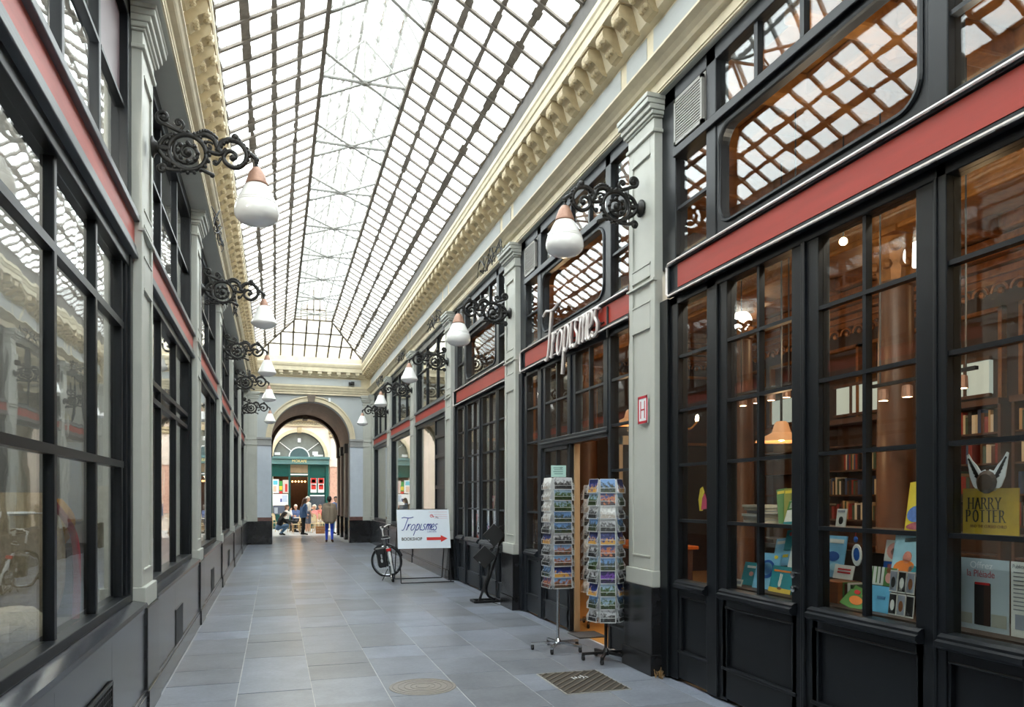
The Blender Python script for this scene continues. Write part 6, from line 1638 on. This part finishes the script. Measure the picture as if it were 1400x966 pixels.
def person(label, loc, rz, J, cloth, hair, jacket=None, long_hair=False, skirt=None, scale=1.0, sleeves=True, bare_legs=False):
    """J: joints in local axes (+y forward, +x to the person's right-hand side). Materials: 0 skin 1 top 2 legs 3 shoes."""
    t = thing('person', label, 'person', loc, rz); t.scale = (scale,) * 3
    V = {k: Vector(v) for k, v in J.items()}
    mats = [SKIN] + list(cloth)
    segs = []
    up = (V['neck'] - V['pelvis']).normalized(); rt = (V['shR'] - V['shL']).normalized(); fw = up.cross(rt)
    pel = V['pelvis']
    for s in (-1, 1):
        segs.append((pel + rt * .075 * s, pel + rt * .07 * s + up * .12, .115, .11, 2))
        segs.append((pel + up * .12 + rt * .07 * s, V['neck'] - up * .17 + rt * .085 * s, .11, .125, 1))
        segs.append((V['neck'] - up * .14 + rt * .09 * s, V['neck'] - up * .05 + rt * .09 * s, .115, .075, 1))
    for S_, sg in (('L', -1), ('R', 1)):
        segs.append((V['neck'] - up * .05, V['sh' + S_], .06, .062, 1))
        segs.append((V['sh' + S_], V['el' + S_], .06, .046, 1))
        segs.append((V['el' + S_], V['wr' + S_], .044, .03, 1 if sleeves else 0))
        d = V['wr' + S_] - V['el' + S_]
        hand(segs, V['wr' + S_], d, fw * .6 + rt * (-.6 * sg), 0, .45, 1)
        hip = pel + rt * .09 * sg
        segs.append((hip, V['kn' + S_], .092, .062, 2)); segs.append((V['kn' + S_], V['kn' + S_].lerp(V['an' + S_], .35), .06, .058, 0 if bare_legs else 2)); segs.append((V['kn' + S_].lerp(V['an' + S_], .35), V['an' + S_], .057, .04, 0 if bare_legs else 2))
        an = V['an' + S_]; toe = V['to' + S_]
        segs.append((an - Vector((0, 0, .03)), an + (toe - an) * .45 - Vector((0, 0, .0)), .042, .042, 3)); segs.append((an + (toe - an) * .4, toe, .042, .033, 3)); h = (toe - an); h.z = 0; h.normalize()
        segs.append((an, an - h * .035 - Vector((0, 0, .035)), .036, .034, 3))
    hd = V['head']; look = Vector(J.get('look', fw)).normalized()
    hu = (hd - V['neck']).normalized(); side = look.cross(hu).normalized(); 
    segs.append((V['neck'] - up * .03, hd - hu * .04, .052, .05, 0))
    segs.append((hd + hu * .02 - look * .02, hd + hu * .03 + look * .015, .088, .082, 0))
    segs.append((hd - hu * .03 + look * .03, hd - hu * .075 + look * .055, .066, .038, 0))
    segs.append((hd + hu * .012 + look * .092, hd - hu * .02 + look * .106, .010, .014, 0))
    for s in (-1, 1): segs.append((hd + side * .082 * s + hu * .015, hd + side * .085 * s - hu * .02, .014, .01, 0))
    fuse('body', segs, mats, t)
    mb = MB()
    for s in (-1, 1): mb.ball(hd + hu * .015 + look * .083 + side * .032 * s, .011, 6)
    obj('eye', mb, M['ink'], t)
    obj('mouth', MB().bar(hd - hu * .052 + look * .092 - side * .022, hd - hu * .052 + look * .092 + side * .022, .006, .008, look), mat('lip', (160, 90, 84), .5), t)
    hs_ = [(hd + hu * .055 - look * .03, hd + hu * .06 + look * .01, .088, .078, 0), (hd + hu * .02 - look * .05, hd - hu * .04 - look * .05, .082, .06, 0)]
    if long_hair:
        hs_ += [(hd + hu * .0 - look * .06, hd - hu * .30 - look * .07, .075, .05, 0)]
        for s in (-1, 1): hs_.append((hd + side * .07 * s + hu * .03 - look * .01, hd + side * .085 * s - hu * .22 - look * .03, .035, .03, 0))
    fuse('hair', hs_, [hair], t, .012, 2)
    if jacket is not None:
        m, hem, r = jacket; js = []
        for s in (-1, 1):
            js.append((pel + rt * .08 * s - up * hem, V['neck'] - up * .18 + rt * .09 * s, .125 + r, .132 + r, 0))
            js.append((V['neck'] - up * .15 + rt * .095 * s, V['neck'] - up * .05 + rt * .09 * s, .12 + r, .08 + r, 0))
        for S_ in 'LR':
            js.append((V['neck'] - up * .05, V['sh' + S_], .068, .075, 0)); js.append((V['sh' + S_], V['el' + S_], .073, .06, 0)); js.append((V['el' + S_], V['wr' + S_] - (V['wr' + S_] - V['el' + S_]).normalized() * .02, .058, .046, 0))
        fuse('jacket', js, [m], t, .013, 3)
        obj('collar', MB().tube([V['neck'] + (rt * math.cos(a) + fw * math.sin(a)) * .068 + up * (-.005) for a in [2 * PI * q / 16 for q in range(16)]], .016, 6, True), m, t, smooth=True)
    if skirt:
        m, L_ = skirt; js = []
        for S_ in 'LR': js.append((pel + rt * (.075 if S_ == 'R' else -.075) + up * .06, (pel + rt * (.09 if S_ == 'R' else -.09)).lerp(V['kn' + S_], L_), .12, .10, 0))
        fuse('shorts', js, [m], t, .013, 2)
    return t
STAND = dict(pelvis=(0, 0, .93), neck=(0, 0, 1.47), head=(0, .02, 1.63), shL=(-.19, 0, 1.41), shR=(.19, 0, 1.41), elL=(-.25, -.03, 1.13), elR=(.25, -.03, 1.13), wrL=(-.25, .06, .88), wrR=(.25, .06, .88), knL=(-.10, .02, .50), knR=(.10, .02, .50), anL=(-.10, -.02, .085), anR=(.10, -.02, .085), toL=(-.12, .16, .035), toR=(.12, .16, .035))
def pose(**k): d = dict(STAND); d.update(k); return d
def C_(n, c, **k): return mat('cloth_' + n, c, .85, var=k.get('var', .1), scale=k.get('scale', 20))
shoe_b = C_('shoe_brown', (84, 50, 34)); shoe_k = C_('shoe_black', (30, 29, 30)); shoe_w = C_('shoe_white', (214, 212, 206))
h_dark = mat('hair_dark', (46, 34, 28), .55, var=.2, scale=40); h_brown = mat('hair_brown', (92, 60, 40), .55, var=.2, scale=40); h_white = mat('hair_white', (214, 208, 198), .6, var=.1, scale=40); h_black = mat('hair_black', (26, 22, 21), .5, var=.2, scale=40)
# man walking away
person('man walking away under the arch in a brown tweed jacket and bright blue trousers', (1.97, 29.5, 0), math.radians(-4), pose(knL=(-.10, .10, .51), anL=(-.10, .08, .09), toL=(-.12, .27, .035), knR=(.10, .06, .50), anR=(.10, -.16, .12), toR=(.13, .0, .035), shL=(-.17, 0, 1.41), shR=(.17, 0, 1.41), elL=(-.235, -.04, 1.15), wrL=(-.235, .02, .90), elR=(.235, -.02, 1.15), wrR=(.235, .06, .90)), (C_('shirt_white', (220, 216, 208)), C_('royal_blue', (40, 72, 190), var=.12), shoe_b), h_dark, jacket=(C_('tweed', (150, 134, 116), var=.16, scale=60), .10, .004))
# crouching woman, seen from her side
person('woman crouching by the vault pier in a black top and faded jeans', (.20, 35.75, 0), math.radians(-80), dict(pelvis=(0, -.08, .34), neck=(0, .12, .80), head=(0, .22, .94), shL=(-.17, .12, .75), shR=(.17, .12, .75), elL=(-.20, .32, .56), elR=(.20, .32, .56), wrL=(-.10, .48, .52), wrR=(.10, .48, .52), knL=(-.13, .36, .46), knR=(.13, .34, .42), anL=(-.11, .06, .09), anR=(.11, .04, .09), toL=(-.12, .22, .04), toR=(.12, .20, .04), look=(0, .9, -.35)), (C_('black_top', (30, 29, 32)), C_('faded_denim', (112, 142, 176), var=.2), shoe_k), h_dark, long_hair=True)
# woman in denim jacket
person('long-haired woman in a denim jacket and black leggings standing before the café tables', (1.22, 35.75, 0), math.radians(-70), pose(pelvis=(0, 0, .90), neck=(0, .06, 1.40), head=(0, .10, 1.55), shL=(-.16, .05, 1.35), shR=(.16, .05, 1.35), elL=(-.20, .06, 1.08), elR=(.20, .02, 1.08), wrL=(-.16, .22, .96), wrR=(.18, .1, .85), knL=(-.09, .05, .48), knR=(.09, .0, .48), look=(.0, 1, -.2)), (C_('grey_top', (150, 150, 154)), C_('black_leggings', (28, 28, 32)), shoe_k), h_brown, jacket=(C_('denim', (84, 112, 150), var=.2), .02, .004), long_hair=True)
# white haired man in shorts
person('white-haired man in a white shirt and grey shorts standing among the café chairs', (1.50, 37.7, 0), math.radians(-60), pose(elL=(-.30, .10, 1.25), wrL=(-.2, .3, 1.2), look=(.3, 1, -.1)), (C_('white_shirt', (226, 222, 216)), C_('grey_shorts', (96, 104, 122)), shoe_w), h_white, bare_legs=True, skirt=(C_('grey_shorts', (96, 104, 122)), .95), sleeves=False)
# man in blue checked shirt, half behind the tweed jacket
person('man in a blue checked shirt half hidden behind the tweed jacket', (2.72, 36.4, 0), math.radians(-150), pose(elL=(-.28, .05, 1.16), wrL=(-.2, .25, 1.1), look=(0, 1, -.1)), (C_('blue_check', (104, 130, 186), var=.4, scale=30), C_('pale_jeans', (140, 170, 196)), shoe_k), h_dark)
SIT = dict(pelvis=(0, 0, .52), neck=(0, .02, 1.06), head=(0, .05, 1.22), shL=(-.18, .02, 1.0), shR=(.18, .02, 1.0), elL=(-.24, .10, .76), elR=(.24, .10, .76), wrL=(-.12, .32, .78), wrR=(.12, .32, .78), knL=(-.12, .42, .50), knR=(.12, .42, .50), anL=(-.12, .40, .085), anR=(.12, .40, .085), toL=(-.13, .56, .035), toR=(.13, .56, .035))
def sit(**k): d = dict(SIT); d.update(k); return d
person('brown-haired woman seated in a white top, hands raised to her face', (.52, 38.6, 0), math.radians(-75), sit(pelvis=(0, 0, .55), elL=(-.22, .2, .86), wrL=(-.06, .22, 1.1), elR=(.22, .2, .86), wrR=(.06, .22, 1.08), look=(0, 1, 0)), (C_('white_top', (228, 226, 224)), C_('black_trousers', (34, 34, 38)), shoe_k), h_brown)
person('grey-haired man seated in a blue shirt behind a small café table', (1.02, 40.2, 0), math.radians(160), sit(), (C_('blue_shirt', (92, 112, 160)), C_('dark_trousers', (44, 46, 56)), shoe_k), h_white)
person('fair-skinned person seated in a pink top next to the white-haired man', (1.92, 39.3, 0), math.radians(120), sit(look=(.2, 1, -.2)), (C_('pink_top', (222, 150, 146)), C_('beige_trousers', (206, 190, 170)), shoe_w), h_white)
person('seated person in a red and white top at the café tables by the blackboard', (2.25, 40.4, 0), math.radians(150), sit(), (C_('red_white', (214, 120, 116), var=.4), C_('pale_trousers', (214, 208, 200)), shoe_w), h_brown)

# ================================================================ CAFE CHAIRS AND TABLES
mrat = mat('pale_rattan', (212, 178, 128), .6, var=.15, scale=30)
def chair_parts():
    t = empty('bistro_chair')
    obj('seat', MB().lathe([(0, .43), (.19, .43), (.2, .445), (.19, .46), (0, .455)], 18), mat('woven_seat', (224, 206, 166), .7, var=.25, scale=60), t, smooth=True)
    for x, y in ((-.15, .13), (.15, .13)): obj('leg', MB().tube([(x, y, .44), (x * 1.15, y * 1.2, 0)], .014, 6), mrat, t)
    for x in (-.15, .15): obj('leg', MB().tube(spline([(x * 1.1, -.2, 0), (x, -.15, .44), (x * 1.05, -.2, .7)], 4), .014, 6), mrat, t)
    obj('backrest_hoop', MB().tube(spline([(-.16, -.2, .68), (-.17, -.22, .80), (-.1, -.24, .90), (0, -.245, .92), (.1, -.24, .90), (.17, -.22, .80), (.16, -.2, .68)], 5), .014, 6), mrat, t)
    obj('backrest', MB().prism([(-.15, .58), (.15, .58), (.155, .78), (.1, .88), (-.1, .88), (-.155, .78)], lambda a, b, q: (a, -.185 - .12 * (b - .5) + q, b), -.006, .006), mat('woven_back', (226, 212, 176), .7, var=.3, scale=70), t)
    obj('stretcher', MB().tube([(.165 * math.cos(a), .165 * math.sin(a), .24) for a in [2 * PI * q / 16 for q in range(16)]], .009, 5, True), mrat, t)
    return t
proto = chair_parts()
spots = [(.50, 38.6, -75, 'under the seated woman in white'), (1.02, 40.2, 160, 'under the grey-haired seated man'), (1.92, 39.3, 120, 'under the seated person in pink'), (2.25, 40.4, 150, 'under the person in the red and white top'), (.95, 37.2, 100, 'empty, left of the denim jacket'), (1.85, 38.0, 200, 'empty, beside the white-haired man'), (2.2, 38.4, 30, 'empty, just left of the tweed jacket'), (1.30, 39.75, 10, 'empty, between the standing and the seated men'), (.1, 39.6, -60, 'empty, beyond the crouching woman')]
for i, (x, y, a, lb) in enumerate(spots):
    o = proto if i == 0 else copy_tree(proto)
    o.location = (x, y, 0); o.rotation_euler = (0, 0, math.radians(a))
    tag(o, 'pale rattan bistro chair, ' + lb, 'chair', 'café chairs')
mtop = mat('table_top_pale', (226, 218, 206), .3, var=.05)
for i, (x, y, lb) in enumerate(((1.18, 38.85, 'round café table in front of the seated woman in white'), (1.50, 40.75, 'round café table between the grey-haired man and the person in pink'), (2.45, 39.5, 'round café table before the person in the red and white top'))):
    t = thing('cafe_table', lb, 'table', (x, y, 0), 0, 'café tables')
    obj('table_top', MB().lathe([(0, .70), (.3, .70), (.31, .715), (.3, .73), (0, .73)], 24), mtop, t)
    obj('pedestal', MB().lathe([(.02, .7), (.025, .1), (.05, .04)], 10), M['black'], t)
    obj('foot', MB().bar((-.2, -.2, .015), (.2, .2, .015), .04, .03).bar((-.2, .2, .015), (.2, -.2, .015), .04, .03), M['black'], t)
bxx = thing('wooden_crate', 'small brown wooden crate on the ground beside the tweed jacket', 'crate', (2.05, 37.0, 0))
for k in range(3): obj('slat', MB().box(-.2, .2, -.16, -.14, .02 + k * .11, .11 + k * .11).box(-.2, .2, .14, .16, .02 + k * .11, .11 + k * .11), mat('crate_wood', (170, 116, 72), .6, var=.15), bxx)
obj('end_board', MB().box(-.2, -.18, -.15, .15, 0, .34).box(.18, .2, -.15, .15, 0, .34).box(-.2, .2, -.15, .15, 0, .02), mat('crate_wood', (170, 116, 72), .6), bxx)
